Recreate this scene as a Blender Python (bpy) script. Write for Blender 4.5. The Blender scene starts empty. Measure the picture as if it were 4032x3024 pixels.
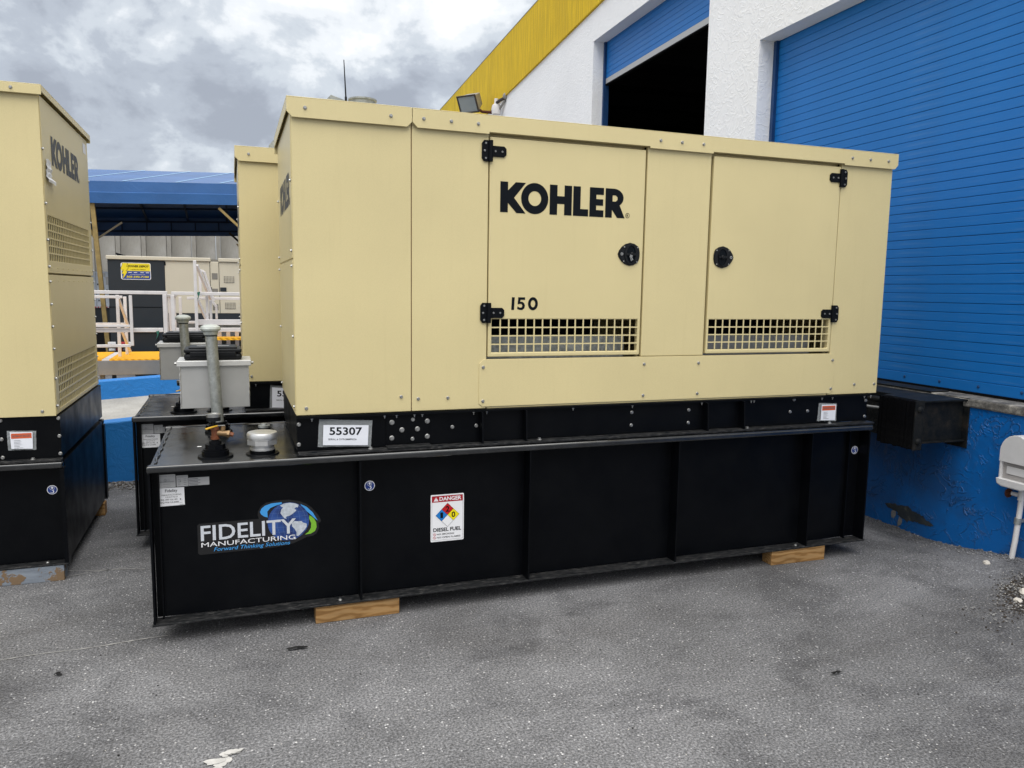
import bpy, bmesh, math, random
from mathutils import Vector, Matrix, noise as mnoise
from mathutils.geometry import tessellate_polygon
random.seed(7)
R = math.radians
scene = bpy.context.scene
COL = scene.collection

# ------------------------------------------------------------------ camera
cam_d = bpy.data.cameras.new('camera'); cam = bpy.data.objects.new('camera', cam_d); COL.objects.link(cam)
scene.camera = cam
YAW, PIT, ROLL = .3483, .1222, .0156
fw = Vector((math.sin(YAW)*math.cos(PIT), math.cos(YAW)*math.cos(PIT), -math.sin(PIT)))
rt = Vector((math.cos(YAW), -math.sin(YAW), 0)); up = rt.cross(fw)
r2 = rt*math.cos(ROLL)+up*math.sin(ROLL); u2 = -rt*math.sin(ROLL)+up*math.cos(ROLL)
m = Matrix((r2, u2, -fw)).transposed().to_4x4(); m.translation = Vector((.3775, -3.6756, 1.636))
cam.matrix_world = m
cam_d.sensor_width = 36; cam_d.sensor_fit = 'HORIZONTAL'; cam_d.lens = 36*3029.5/4032
cam_d.clip_start = .05; cam_d.clip_end = 1500

# ------------------------------------------------------------------ sky, sun, exposure
EXPO = 1.42
SUN_EL, SUN_AZ = R(67), R(194)          # azimuth clockwise from +Y
world = bpy.data.worlds.new('World'); scene.world = world; world.use_nodes = True
nt = world.node_tree; nt.nodes.clear()
def wn(t, **k):
    n = nt.nodes.new(t)
    for a, b in k.items(): setattr(n, a, b)
    return n
def wl(a, b): nt.links.new(a, b)
sky = wn('ShaderNodeTexSky', sky_type='NISHITA', sun_disc=False, sun_elevation=SUN_EL, sun_rotation=SUN_AZ, air_density=1.0, dust_density=1.5, ozone_density=1.0)
bg1 = wn('ShaderNodeBackground'); bg1.inputs[1].default_value = .07; wl(sky.outputs[0], bg1.inputs[0])
tc = wn('ShaderNodeTexCoord'); sep = wn('ShaderNodeSeparateXYZ'); wl(tc.outputs['Generated'], sep.inputs[0])
def wm(op, a, b=None):
    n = wn('ShaderNodeMath', operation=op)
    for i, v in enumerate((a, b)):
        if v is None: continue
        if isinstance(v, (int, float)): n.inputs[i].default_value = v
        else: wl(v, n.inputs[i])
    return n.outputs[0]
cmb = wn('ShaderNodeMapping'); cmb.inputs['Scale'].default_value = (1, 1, 1.45); cmb.inputs['Location'].default_value = (2.3, 7.1, .4)
wl(tc.outputs['Generated'], cmb.inputs[0])
def wnoise(scale, detail, rough, dist):
    n = wn('ShaderNodeTexNoise'); n.inputs['Scale'].default_value = scale; n.inputs['Detail'].default_value = detail
    n.inputs['Roughness'].default_value = rough; n.inputs['Distortion'].default_value = dist
    wl(cmb.outputs[0], n.inputs['Vector']); return n.outputs[0]
n1 = wnoise(3.3, 10, .55, .12); n2 = wnoise(8.5, 9, .57, .25)
cl = wm('ADD', wm('MULTIPLY', n1, .62), wm('MULTIPLY', n2, .38))
ramp = wn('ShaderNodeValToRGB'); wl(cl, ramp.inputs[0])
cr = ramp.color_ramp; cr.interpolation = 'EASE'
cr.elements[0].position = .385; cr.elements[0].color = (.37, .405, .47, 1)
cr.elements[1].position = .565; cr.elements[1].color = (1.02, 1.03, 1.05, 1)
for p, c in ((.44, (.48, .525, .595, 1)), (.475, (.63, .68, .74, 1)), (.515, (.85, .885, .92, 1))):
    e = cr.elements.new(p); e.color = c
bg2 = wn('ShaderNodeBackground'); bg2.inputs[1].default_value = .41; wl(ramp.outputs[0], bg2.inputs[0])
mixw = wn('ShaderNodeMixShader'); mixw.inputs[0].default_value = .96
wl(bg1.outputs[0], mixw.inputs[1]); wl(bg2.outputs[0], mixw.inputs[2])
wo = wn('ShaderNodeOutputWorld'); wl(mixw.outputs[0], wo.inputs[0])
sun_d = bpy.data.lights.new('sun', 'SUN'); sun_d.energy = 1.5; sun_d.angle = R(70); sun_d.color = (1, .97, .92)
sun = bpy.data.objects.new('sun', sun_d); COL.objects.link(sun)
sdir = Vector((math.sin(SUN_AZ)*math.cos(SUN_EL), math.cos(SUN_AZ)*math.cos(SUN_EL), math.sin(SUN_EL)))
sun.rotation_euler = sdir.to_track_quat('Z', 'Y').to_euler(); sun.location = sdir*30
vs = scene.view_settings; vs.view_transform = 'Standard'; vs.look = 'None'; vs.exposure = EXPO; vs.gamma = 1; vs.use_curve_mapping = False

# ------------------------------------------------------------------ materials
class NT:
    def __init__(s, name):
        s.m = bpy.data.materials.new(name); s.m.use_nodes = True; s.t = s.m.node_tree
        s.b = s.t.nodes['Principled BSDF']; s.co = None
    def n(s, t, **k):
        n = s.t.nodes.new(t)
        for a, b in k.items(): setattr(n, a, b)
        return n
    def l(s, a, b): s.t.links.new(a, b)
    def coord(s, scale=(1, 1, 1)):
        if s.co is None: s.co = s.n('ShaderNodeTexCoord')
        mp = s.n('ShaderNodeMapping'); mp.inputs['Scale'].default_value = scale
        s.l(s.co.outputs['Object'], mp.inputs[0]); return mp.outputs[0]
    def noise(s, scale, detail=4, rough=.55, stretch=(1, 1, 1), dist=0):
        n = s.n('ShaderNodeTexNoise'); n.inputs['Scale'].default_value = scale; n.inputs['Detail'].default_value = detail
        n.inputs['Roughness'].default_value = rough; n.inputs['Distortion'].default_value = dist
        s.l(s.coord(stretch), n.inputs['Vector']); return n.outputs[0]
    def vor(s, scale, out='Distance', feature='F1', stretch=(1, 1, 1)):
        n = s.n('ShaderNodeTexVoronoi', feature=feature); n.inputs['Scale'].default_value = scale
        s.l(s.coord(stretch), n.inputs['Vector']); return n.outputs[out]
    def ramp(s, x, stops):
        r = s.n('ShaderNodeValToRGB'); s.l(x, r.inputs[0]); e = r.color_ramp.elements
        e[0].position, e[0].color = stops[0][0], col4(stops[0][1]); e[1].position, e[1].color = stops[-1][0], col4(stops[-1][1])
        for p, c in stops[1:-1]:
            k = e.new(p); k.color = col4(c)
        return r.outputs[0]
    def mix(s, f, a, b, mode='MIX'):
        n = s.n('ShaderNodeMix', data_type='RGBA', blend_type=mode)
        if isinstance(f, (int, float)): n.inputs[0].default_value = f
        else: s.l(f, n.inputs[0])
        for i, v in ((6, a), (7, b)):
            if isinstance(v, (tuple, list)): n.inputs[i].default_value = col4(v)
            else: s.l(v, n.inputs[i])
        return n.outputs[2]
    def math(s, op, a, b=0):
        n = s.n('ShaderNodeMath', operation=op)
        for i, v in ((0, a), (1, b)):
            if isinstance(v, (int, float)): n.inputs[i].default_value = v
            else: s.l(v, n.inputs[i])
        return n.outputs[0]
    def bump(s, h, strength=.3, dist=.01):
        n = s.n('ShaderNodeBump'); n.inputs['Strength'].default_value = strength; n.inputs['Distance'].default_value = dist
        s.l(h, n.inputs['Height']); s.l(n.outputs[0], s.b.inputs['Normal'])
    def set(s, color=None, rough=None, metal=None, spec=None, **k):
        for nm, v in (('Base Color', color), ('Roughness', rough), ('Metallic', metal), ('Specular IOR Level', spec)):
            if v is None: continue
            if isinstance(v, (int, float)): s.b.inputs[nm].default_value = v
            elif isinstance(v, (tuple, list)): s.b.inputs[nm].default_value = col4(v)
            else: s.l(v, s.b.inputs[nm])
        return s
def col4(c): return tuple(c) if len(c) == 4 else (c[0], c[1], c[2], 1)
def g(v): return (v, v, v)
M = {}
def simple(name, c, rough=.5, metal=0, spec=.5, var=.12, vs_=6, bump=0, bs=200):
    t = NT(name)
    if var: t.set(color=t.mix(1, c, t.ramp(t.noise(vs_, 5), [(.3, g(1-var)), (.7, g(1+var*.4))]), 'MULTIPLY'))
    else: t.set(color=c)
    t.set(rough=rough, metal=metal, spec=spec)
    if bump: t.bump(t.noise(bs, 3), bump, .002)
    M[name] = t.m; return t

def cream(name, c):
    t = NT(name)
    big = t.ramp(t.noise(1.6, 4), [(.3, g(.95)), (.7, g(1.03))])
    streak = t.ramp(t.noise(9, 5, .6, (4, 4, .25)), [(.28, (.86, .84, .80)), (.45, g(1))])
    gr = t.ramp(t.noise(420, 2), [(.3, g(.95)), (.7, g(1.04))])
    x = t.mix(1, c, big, 'MULTIPLY'); x = t.mix(.14, x, t.mix(1, x, streak, 'MULTIPLY')); x = t.mix(1, x, gr, 'MULTIPLY')
    t.set(color=x, rough=.36, spec=.5); t.bump(t.math('ADD', t.noise(380, 2), t.math('MULTIPLY', t.noise(2.2, 2), 5)), .16, .0015); M[name] = t.m
cream('cream_paint', (.64, .545, .290))
cream('cream_paint_warm', (.60, .50, .27))
cream('cream_far', (.55, .51, .41))
t = NT('black_paint')
t.set(color=t.ramp(t.noise(5, 6, .65), [(.35, (.0012, .0016, .0026)), (.72, (.003, .0035, .0045)), (.86, (.02, .02, .021))]), rough=t.ramp(t.noise(7, 5), [(.3, g(.30)), (.7, g(.44))]), spec=.12)
t.bump(t.noise(260, 2), .06, .001); M['black_paint'] = t.m
t = NT('black_top')
t.set(color=t.ramp(t.noise(9, 7, .7), [(.4, (.006, .007, .008)), (.8, (.022, .023, .025))]), rough=t.ramp(t.noise(9, 6), [(.3, g(.11)), (.7, g(.28))]), spec=1.0)
t.bump(t.noise(18, 3), .06, .002); M['black_top'] = t.m
t = NT('black_worn')
t.set(color=t.ramp(t.noise(26, 7, .7, (1, 3, 3)), [(.42, (.006, .007, .008)), (.56, (.024, .024, .025)), (.76, (.11, .107, .10))]), rough=.45, spec=.25); M['black_worn'] = t.m
simple('black_plastic', (.006, .007, .009), .42, 0, .25, .2, 20, .12, 300)
simple('black_hinge', (.002, .003, .005), .5, 0, .12, .1)
t = NT('galvanized')
sp = t.vor(70, 'Color'); b = t.n('ShaderNodeRGBToBW'); t.l(sp, b.inputs[0])
t.set(color=t.mix(.5, t.ramp(b.outputs[0], [(0, (.20, .215, .21)), (1, (.42, .44, .43))]), t.ramp(t.noise(16, 6, .7), [(.35, (.16, .17, .155)), (.7, (.5, .52, .51))])), rough=.48, metal=.45, spec=.5)
M['galvanized'] = t.m
t = NT('galvanized_cap'); t.set(color=t.ramp(t.noise(30, 5), [(.3, (.36, .39, .37)), (.7, (.56, .59, .57))]), rough=.6, metal=.2); M['galvanized_cap'] = t.m
simple('zinc', (.40, .40, .39), .36, .85, .5, .3, 60)
simple('aluminium', (.66, .66, .65), .38, .8, .5, .15, 30)
simple('box_grey', (.43, .43, .42), .42, .35, .5, .08, 8)
simple('box_lid', (.60, .60, .59), .40, .3, .5, .08, 8)
simple('white_rail', (.74, .71, .70), .45, .25, .5, .10, 8)
simple('brass', (.24, .15, .07), .4, .5, .5, .3, 40)
simple('copper_red', (.16, .05, .018), .5, .2, .5, .4, 60)
simple('yellow_handle', (.62, .36, .02), .45, 0, .5, .2, 30)
simple('steel_blue', (.10, .13, .17), .35, .6, .5, .2, 12)
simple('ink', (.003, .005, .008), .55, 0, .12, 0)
simple('ink_soft', (.05, .055, .062), .5, 0, .3, 0)
simple('label_grey', (.46, .46, .46), .45, .2, .5, 0)
simple('label_text', (.13, .13, .14), .5, 0, .3, 0)
simple('white_print', (.78, .78, .80), .4, 0, .4, 0)
simple('silver_print', (.60, .63, .68), .4, .1, .4, .1, 200)
simple('decal_black', (.009, .009, .010), .55, 0, .35, 0)
simple('decal_blue', (.05, .30, .68), .45, 0, .4, 0)
simple('decal_green', (.18, .42, .03), .45, 0, .4, 0)
t = NT('globe_blue'); t.set(color=t.ramp(t.noise(14, 2), [(.35, (.008, .022, .11)), (.65, (.02, .075, .30))]), rough=.45); M['globe_blue'] = t.m
simple('land_grey', (.50, .54, .60), .45, 0, .4, .25, 60)
simple('grid_line', (.10, .17, .36), .45, 0, .4, 0)
simple('hook_blue', (.008, .035, .20), .45, 0, .4, 0)
simple('sign_red', (.36, .006, .016), .4, 0, .4, 0)
simple('diamond_red', (.47, .008, .012), .4, 0, .4, 0)
simple('diamond_blue', (.008, .18, .55), .4, 0, .4, 0)
simple('diamond_yellow', (.80, .68, .005), .4, 0, .4, 0)
simple('orange_strip', (.60, .10, .03), .5, 0, .4, .1)
simple('paper', (.74, .76, .82), .6, 0, .3, .03, 12)
t = NT('sleeve_plastic'); t.set(color=(.70, .74, .76), rough=.18, spec=.6); t.b.inputs['Alpha'].default_value = .34
t.bump(t.noise(30, 4, .6, dist=1.5), .8, .01); M['sleeve_plastic'] = t.m
def woodmat(name, a, b_, c):
    t = NT(name)
    w = t.n('ShaderNodeTexWave', wave_type='RINGS', rings_direction='X'); w.inputs['Scale'].default_value = 16; w.inputs['Distortion'].default_value = 9; w.inputs['Detail'].default_value = 3; w.inputs['Detail Scale'].default_value = 1.2
    t.l(t.coord((.25, 1, 1)), w.inputs[0])
    x = t.ramp(w.outputs[1], [(.1, a), (.6, b_), (.95, c)])
    x = t.mix(1, x, t.ramp(t.noise(30, 5, .6, (.1, 1, 1)), [(.3, g(.7)), (.7, g(1.1))]), 'MULTIPLY')
    t.set(color=x, rough=.7, spec=.25); t.bump(t.noise(80, 4, .6, (.1, 1, 1)), .25, .002); M[name] = t.m
woodmat('lumber', (.36, .215, .09), (.33, .185, .068), (.23, .12, .04))
t = NT('lumber_painted')
ch = t.ramp(t.noise(9, 6, .62), [(.57, g(0)), (.60, g(1))])
t.set(color=t.mix(ch, t.ramp(t.noise(40, 4, .6, (.2, 1, 1)), [(.3, (.13, .15, .18)), (.7, (.22, .25, .29))]), (.17, .11, .06)), rough=.75); t.bump(ch, .5, .003); M['lumber_painted'] = t.m
def stucco(name, c, dark, streak=.0, lo=.9, bumpk=.55, sc=9):
    t = NT(name)
    big = t.ramp(t.noise(.9, 5, .6), [(.3, g(lo)), (.7, g(1.02))])
    x = t.mix(1, c, big, 'MULTIPLY')
    if streak:
        x = t.mix(t.ramp(t.noise(5, 7, .7, (5, 5, .25)), [(.42, g(streak)), (.64, g(0))]), x, dark)
    x = t.mix(t.ramp(t.noise(3.1, 8, .75), [(.66, g(0)), (.74, g(.25))]), x, dark)
    t.set(color=x, rough=.72, spec=.3)
    rid = t.math('ABSOLUTE', t.math('SUBTRACT', t.noise(sc, 3, .5, dist=1.2), .5))
    h = t.math('ADD', t.math('MULTIPLY', t.ramp(rid, [(0, g(1)), (.07, g(0))]), .6), t.math('MULTIPLY', t.noise(40, 4), .5))
    t.bump(h, bumpk, .008); M[name] = t.m
stucco('stucco_white', (.92, .925, .94), (.45, .44, .42), 0, .95, .45, 9)
stucco('stucco_yellow', (.86, .585, .012), (.42, .26, .012), .55, .88, .3, 12)
t = NT('stucco_blue')
x = t.mix(t.ramp(t.noise(1.3, 6, .65), [(.46, g(0)), (.62, g(.65))]), (.003, .125, .43), (.018, .065, .18))
x = t.mix(t.ramp(t.noise(6, 8, .75), [(.66, g(0)), (.72, g(.7))]), x, (.03, .045, .07))
t.set(color=x, rough=.42, spec=.4)
rid = t.math('ABSOLUTE', t.math('SUBTRACT', t.noise(5, 4, .55, dist=2.2), .5))
rm_ = t.math('MULTIPLY', t.ramp(rid, [(0, g(1)), (.035, g(0))]), t.ramp(t.noise(4.3, 3), [(.44, g(0)), (.56, g(1))]))
t.bump(t.math('ADD', t.math('MULTIPLY', rm_, .9), t.math('MULTIPLY', t.noise(14, 5), .5)), .9, .010); M['stucco_blue'] = t.m
t = NT('bare_render'); t.set(color=t.ramp(t.noise(12, 7, .7), [(.35, (.012, .022, .035)), (.6, (.035, .042, .045)), (.78, (.20, .19, .16))]), rough=.85); t.bump(t.noise(30, 6), .6, .01); M['bare_render'] = t.m
t = NT('ramp_wall_blue')
t.set(color=t.mix(t.ramp(t.noise(4, 7, .7), [(.58, g(0)), (.70, g(.5))]), (.012, .17, .50), (.03, .07, .14)), rough=.5); t.bump(t.noise(8, 6, .65, dist=.8), .8, .015); M['ramp_wall_blue'] = t.m
t = NT('door_blue')
x = t.mix(1, (.010, .160, .50), t.ramp(t.noise(1.2, 4), [(.3, g(.9)), (.7, g(1.06))]), 'MULTIPLY')
x = t.mix(t.ramp(t.noise(7, 5, .7, (1, .12, 3)), [(.60, g(0)), (.80, g(.30))]), x, (.20, .33, .50))
t.set(color=x, rough=.40, spec=.28); M['door_blue'] = t.m
simple('door_groove', (.008, .035, .13), .6, 0, .3, 0)
simple('guide_blue', (.008, .05, .16), .5, 0, .4, .2)
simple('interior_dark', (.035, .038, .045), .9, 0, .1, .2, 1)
t = NT('concrete')
t.set(color=t.mix(1, t.ramp(t.noise(2, 7, .65), [(.3, (.26, .25, .23)), (.7, (.42, .41, .385))]), t.ramp(t.noise(60, 4), [(.3, g(.85)), (.7, g(1.08))]), 'MULTIPLY'), rough=.85, spec=.3); t.bump(t.noise(50, 5), .3, .005); M['concrete'] = t.m
t = NT('concrete_wall')
x = t.ramp(t.noise(1.2, 8, .65, (1, 1, .4)), [(.3, (.27, .255, .225)), (.55, (.40, .385, .35)), (.75, (.55, .54, .52))])
t.set(color=x, rough=.85, spec=.25); t.bump(t.noise(8, 6), .3, .02); M['concrete_wall'] = t.m
t = NT('dock_concrete')
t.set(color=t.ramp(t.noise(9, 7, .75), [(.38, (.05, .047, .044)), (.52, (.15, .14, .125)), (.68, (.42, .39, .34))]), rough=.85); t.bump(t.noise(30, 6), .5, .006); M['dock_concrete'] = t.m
t = NT('dock_steel')
x = t.ramp(t.noise(11, 7, .7), [(.42, (.006, .008, .010)), (.58, (.016, .016, .015)), (.72, (.035, .028, .022))])
x = t.mix(t.ramp(t.noise(17, 7, .8), [(.66, g(0)), (.70, g(.7))]), x, (.30, .31, .29))
t.set(color=x, rough=.55, spec=.15); t.bump(t.noise(40, 5), .4, .004); M['dock_steel'] = t.m
t = NT('rubber'); t.set(color=t.ramp(t.noise(30, 7, .75, (1, 1, .3)), [(.5, (.004, .004, .005)), (.68, (.012, .012, .012)), (.76, (.12, .115, .11))]), rough=.9, spec=.08); t.bump(t.noise(50, 6, .7), .9, .01); M['rubber'] = t.m
t = NT('canopy_fabric')
t.set(color=t.mix(1, (.026, .102, .285), t.ramp(t.noise(1.1, 5), [(.3, g(.85)), (.7, g(1.1))]), 'MULTIPLY'), rough=.36, spec=.5)
t.bump(t.noise(3, 4, .6, dist=.8), .3, .03); M['canopy_fabric'] = t.m
simple('canopy_seam', (.30, .48, .66), .6, 0, .3, 0)
simple('post_yellow', (.30, .215, .08), .55, .1, .4, .3, 9)
simple('brace_brown', (.085, .07, .045), .6, .1, .3, .2)
simple('rafter', (.02, .035, .07), .6, .2, .3, .2)
t = NT('grating_yellow')
wv = t.n('ShaderNodeTexWave', bands_direction='DIAGONAL'); wv.inputs['Scale'].default_value = 7; t.l(t.coord(), wv.inputs[0])
t.set(color=t.ramp(wv.outputs[1], [(.2, (.62, .28, .004)), (.7, (.88, .46, .008))]), rough=.6); t.bump(wv.outputs[1], .5, .01); M['grating_yellow'] = t.m
simple('fascia_grey', (.22, .23, .24), .5, .3, .4, .1)
simple('far_black', (.016, .022, .029), .5, 0, .4, .1)
simple('far_grey', (.20, .19, .17), .7, 0, .3, .2)
simple('truck_white', (.60, .65, .72), .4, 0, .5, .05)
simple('tyre', (.012, .012, .013), .8, 0, .2, 0)
simple('power_yellow', (.76, .62, .02), .45, 0, .4, 0)
simple('power_blue', (.03, .06, .25), .45, 0, .4, 0)
simple('tape_red', (.45, .05, .06), .4, 0, .4, 0)
simple('ribbon_green', (.01, .10, .07), .6, 0, .3, 0)
simple('pvc_white', (.70, .68, .67), .45, 0, .5, .06, 12)
simple('plastic_white', (.66, .65, .65), .42, 0, .5, .05, 20, .12, 300)
simple('plastic_shaded', (.36, .34, .33), .6, 0, .3, .05)  # white plastic, darkened to paint the shade inside the hood
simple('rust', (.11, .035, .018), .8, .2, .3, .5, 60)
simple('lamp_grey', (.30, .29, .27), .5, .2, .4, .2)
simple('lamp_frame', (.06, .05, .045), .5, .2, .4, .2)
t = NT('lamp_glass'); t.set(color=(.25, .29, .31), rough=.12, spec=.6); M['lamp_glass'] = t.m
simple('stone_white', (.62, .58, .52), .8, 0, .3, .15, 80)
simple('stone_grey', (.24, .235, .23), .85, 0, .3, .3, 40)
simple('soil', (.055, .045, .036), .95, 0, .2, .4, 30, .6, 80)
simple('leaf_dark', (.012, .012, .012), .8, 0, .2, 0)
simple('paint_white', (.50, .49, .47), .7, 0, .3, .25, 25)
simple('scratch', (.30, .295, .285), .8, 0, .3, .3, 40)
# asphalt: grey binder with pale aggregate, broad stains and fine relief
t = NT('asphalt')
base = t.ramp(t.noise(.75, 6, .6), [(.28, g(.095)), (.5, g(.140)), (.72, g(.185))])
base = t.mix(t.ramp(t.noise(2.3, 7, .68, dist=.5), [(.36, g(.65)), (.52, g(0))]), base, (.070, .070, .072))
fine = t.ramp(t.noise(105, 5, .70), [(.34, g(.28)), (.5, g(.9)), (.66, g(1.9))])
x = t.mix(1, base, fine, 'MULTIPLY')
vc = t.vor(105, 'Color'); vb = t.n('ShaderNodeSeparateColor'); t.l(vc, vb.inputs[0])
vd = t.vor(105, 'Distance')
chip = t.math('MULTIPLY', t.ramp(vb.outputs[0], [(.80, g(0)), (.88, g(.62))]), t.ramp(vd, [(.36, g(1)), (.5, g(0))]))
x = t.mix(chip, x, t.ramp(vb.outputs[1], [(0, (.16, .16, .16)), (.72, (.32, .315, .31)), (1, (.80, .79, .76))]))
x = t.mix(1, x, t.ramp(t.noise(.45, 5, .6, (.6, 1.5, 1), 1.2), [(.34, (.66, .65, .64)), (.5, (.97, .97, .97)), (.66, (1.22, 1.22, 1.22))]), 'MULTIPLY')
x = t.mix(1, x, t.ramp(t.noise(1.9, 6, .7, (.35, 1.6, 1), .6), [(.30, (.72, .72, .73)), (.44, (1, 1, 1))]), 'MULTIPLY')
x = t.mix(1, x, (1.0, 1.0, 1.035), 'MULTIPLY')
t.set(color=x, rough=.82, spec=.35)
t.bump(t.math('ADD', t.noise(120, 4), t.math('MULTIPLY', chip, .6)), .6, .006); M['asphalt'] = t.m

# ------------------------------------------------------------------ mesh helpers
class MB:
    def __init__(s): s.v = []; s.f = []; s.mi = []
    def add(s, vs, fs, m=0):
        o = len(s.v); s.v += [tuple(p) for p in vs]; s.f += [tuple(i+o for i in f) for f in fs]; s.mi += [m]*len(fs); return s
    def box(s, x0, x1, y0, y1, z0, z1, m=0):
        return s.add([(x0,y0,z0),(x1,y0,z0),(x1,y1,z0),(x0,y1,z0),(x0,y0,z1),(x1,y0,z1),(x1,y1,z1),(x0,y1,z1)],
                     [(0,3,2,1),(4,5,6,7),(0,1,5,4),(1,2,6,5),(2,3,7,6),(3,0,4,7)], m)
    def bar(s, p0, p1, w, h=None, m=0, upv=(0, 0, 1)):
        h = h or w; p0, p1 = Vector(p0), Vector(p1); d = (p1-p0).normalized(); u = Vector(upv)
        if abs(d.dot(u)) > .98: u = Vector((0, 1, 0))
        a = d.cross(u).normalized()*w/2; b = a.cross(d).normalized()*h/2
        vs = [p+i*a+j*b for p in (p0, p1) for i, j in ((-1,-1),(1,-1),(1,1),(-1,1))]
        return s.add(vs, [(0,1,2,3),(7,6,5,4),(0,4,5,1),(1,5,6,2),(2,6,7,3),(3,7,4,0)], m)
    def cyl(s, p0, p1, r0, r1=None, n=16, m=0, ph=0):
        r1 = r0 if r1 is None else r1
        p0, p1 = Vector(p0), Vector(p1); d = (p1-p0).normalized(); u = Vector((0,0,1)) if abs(d.z) < .9 else Vector((1,0,0))
        a = d.cross(u).normalized(); b = d.cross(a)
        vs = [p+r*(math.cos(2*math.pi*i/n+ph)*a+math.sin(2*math.pi*i/n+ph)*b) for p, r in ((p0, r0), (p1, r1)) for i in range(n)]
        fs = [(i, (i+1) % n, n+(i+1) % n, n+i) for i in range(n)]+[tuple(range(n))[::-1], tuple(range(n, 2*n))]
        return s.add(vs, fs, m)
    def lathe(s, c, prof, n=24, m=0, axis='z'):
        vs = []
        for r, h in prof:
            for i in range(n):
                a = 2*math.pi*i/n; p = (r*math.cos(a), r*math.sin(a), h)
                if axis == 'y': p = (p[0], -p[2], p[1])
                vs.append((c[0]+p[0], c[1]+p[1], c[2]+p[2]))
        k = len(prof); fs = [(j*n+i, j*n+(i+1) % n, (j+1)*n+(i+1) % n, (j+1)*n+i) for j in range(k-1) for i in range(n)]
        fs += [tuple(range(n))[::-1], tuple(range((k-1)*n, k*n))]
        return s.add(vs, fs, m)
    def prism(s, poly, mp, d0, d1, m=0):
        n = len(poly); tr = tessellate_polygon([[Vector((a, b, 0)) for a, b in poly]])
        vs = [mp(a, b, d0) for a, b in poly]+[mp(a, b, d1) for a, b in poly]
        fs = [tuple(q) for q in tr]+[tuple(i+n for i in q)[::-1] for q in tr]+[(i, (i+1) % n, n+(i+1) % n, n+i) for i in range(n)]
        return s.add(vs, fs, m)
    def flat(s, loops, mp, m=0):
        tr = tessellate_polygon([[Vector((a, b, 0)) for a, b in lp] for lp in loops]); pts = [p for lp in loops for p in lp]
        return s.add([mp(a, b) for a, b in pts], [tuple(q) for q in tr], m)
    def tube(s, pts, r, n=8, m=0):
        pts = [Vector(p) for p in pts]; rings = []
        for i, p in enumerate(pts):
            d = (pts[min(i+1, len(pts)-1)]-pts[max(i-1, 0)]).normalized(); u = Vector((0,0,1)) if abs(d.z) < .9 else Vector((1,0,0))
            a = d.cross(u).normalized(); b = d.cross(a); rr = r[i] if isinstance(r, (list, tuple)) else r
            rings += [p+rr*(math.cos(2*math.pi*k/n)*a+math.sin(2*math.pi*k/n)*b) for k in range(n)]
        fs = [(j*n+i, j*n+(i+1) % n, (j+1)*n+(i+1) % n, (j+1)*n+i) for j in range(len(pts)-1) for i in range(n)]
        fs += [tuple(range(n))[::-1], tuple(range(len(rings)-n, len(rings)))]
        return s.add(rings, fs, m)
    def mesh(s, name, mats, smooth=False):
        me = bpy.data.meshes.new(name); me.from_pydata(s.v, [], s.f); mats = mats if isinstance(mats, (list, tuple)) else [mats]
        for k in mats: me.materials.append(M[k])
        me.polygons.foreach_set('material_index', s.mi)
        bm = bmesh.new(); bm.from_mesh(me); bmesh.ops.recalc_face_normals(bm, faces=bm.faces); bm.to_mesh(me); bm.free()
        if smooth:
            me.polygons.foreach_set('use_smooth', [True]*len(me.polygons)); me.set_sharp_from_angle(angle=R(38))
        me.update(); return me
    def build(s, name, mats, parent=None, smooth=False, bevel=0, seg=2, loc=(0, 0, 0)):
        return obj(name, s.mesh(name, mats, smooth), parent, bevel, seg, loc)
def obj(name, me, parent=None, bevel=0, seg=2, loc=(0, 0, 0), rot=None):
    o = bpy.data.objects.new(name, me); COL.objects.link(o); o.parent = parent; o.location = loc
    if rot: o.rotation_euler = rot
    if bevel:
        b = o.modifiers.new('bevel', 'BEVEL'); b.width = bevel; b.segments = seg; b.limit_method = 'ANGLE'; b.angle_limit = R(40)
    return o
def tag(o, label, cat, group=None):
    o['label'] = label; o['category'] = cat
    if group: o['group'] = group
    return o
def empty(name, loc=(0, 0, 0), rz=0, parent=None):
    o = bpy.data.objects.new(name, None); COL.objects.link(o); o.location = loc; o.rotation_euler = (0, 0, rz); o.parent = parent; return o
def struct(o): o['kind'] = 'structure'; return o
def stuff(o): o['kind'] = 'stuff'; return o
def copy_tree(o, parent=None, skip=()):
    c = o.copy(); COL.objects.link(c); c.parent = parent
    for ch in list(o.children):
        if ch not in skip: copy_tree(ch, c, skip)
    return c
def front(y): return lambda a, b, d=0: (a, y-d, b)          # seen from -y
def endneg(x, y1): return lambda a, b, d=0: (x-d, y1-a, b)    # face looking to -x, a runs to the viewer's right
def endpos(x, y0): return lambda a, b, d=0: (x+d, y0+a, b)    # face looking to +x
_tc = {}
def text2d(s, bold=0, res=3):
    k = (s, bold)
    if k in _tc: return _tc[k]
    cu = bpy.data.curves.new('t', 'FONT'); cu.body = s; cu.offset = bold; cu.resolution_u = res
    ob = bpy.data.objects.new('t', cu); COL.objects.link(ob)
    dg = bpy.context.evaluated_depsgraph_get(); me = bpy.data.meshes.new_from_object(ob.evaluated_get(dg))
    vs = [(v.co.x, v.co.y) for v in me.vertices]; fs = [tuple(p.vertices) for p in me.polygons]
    bpy.data.objects.remove(ob); bpy.data.curves.remove(cu); bpy.data.meshes.remove(me)
    _tc[k] = (vs, fs); return vs, fs
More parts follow.
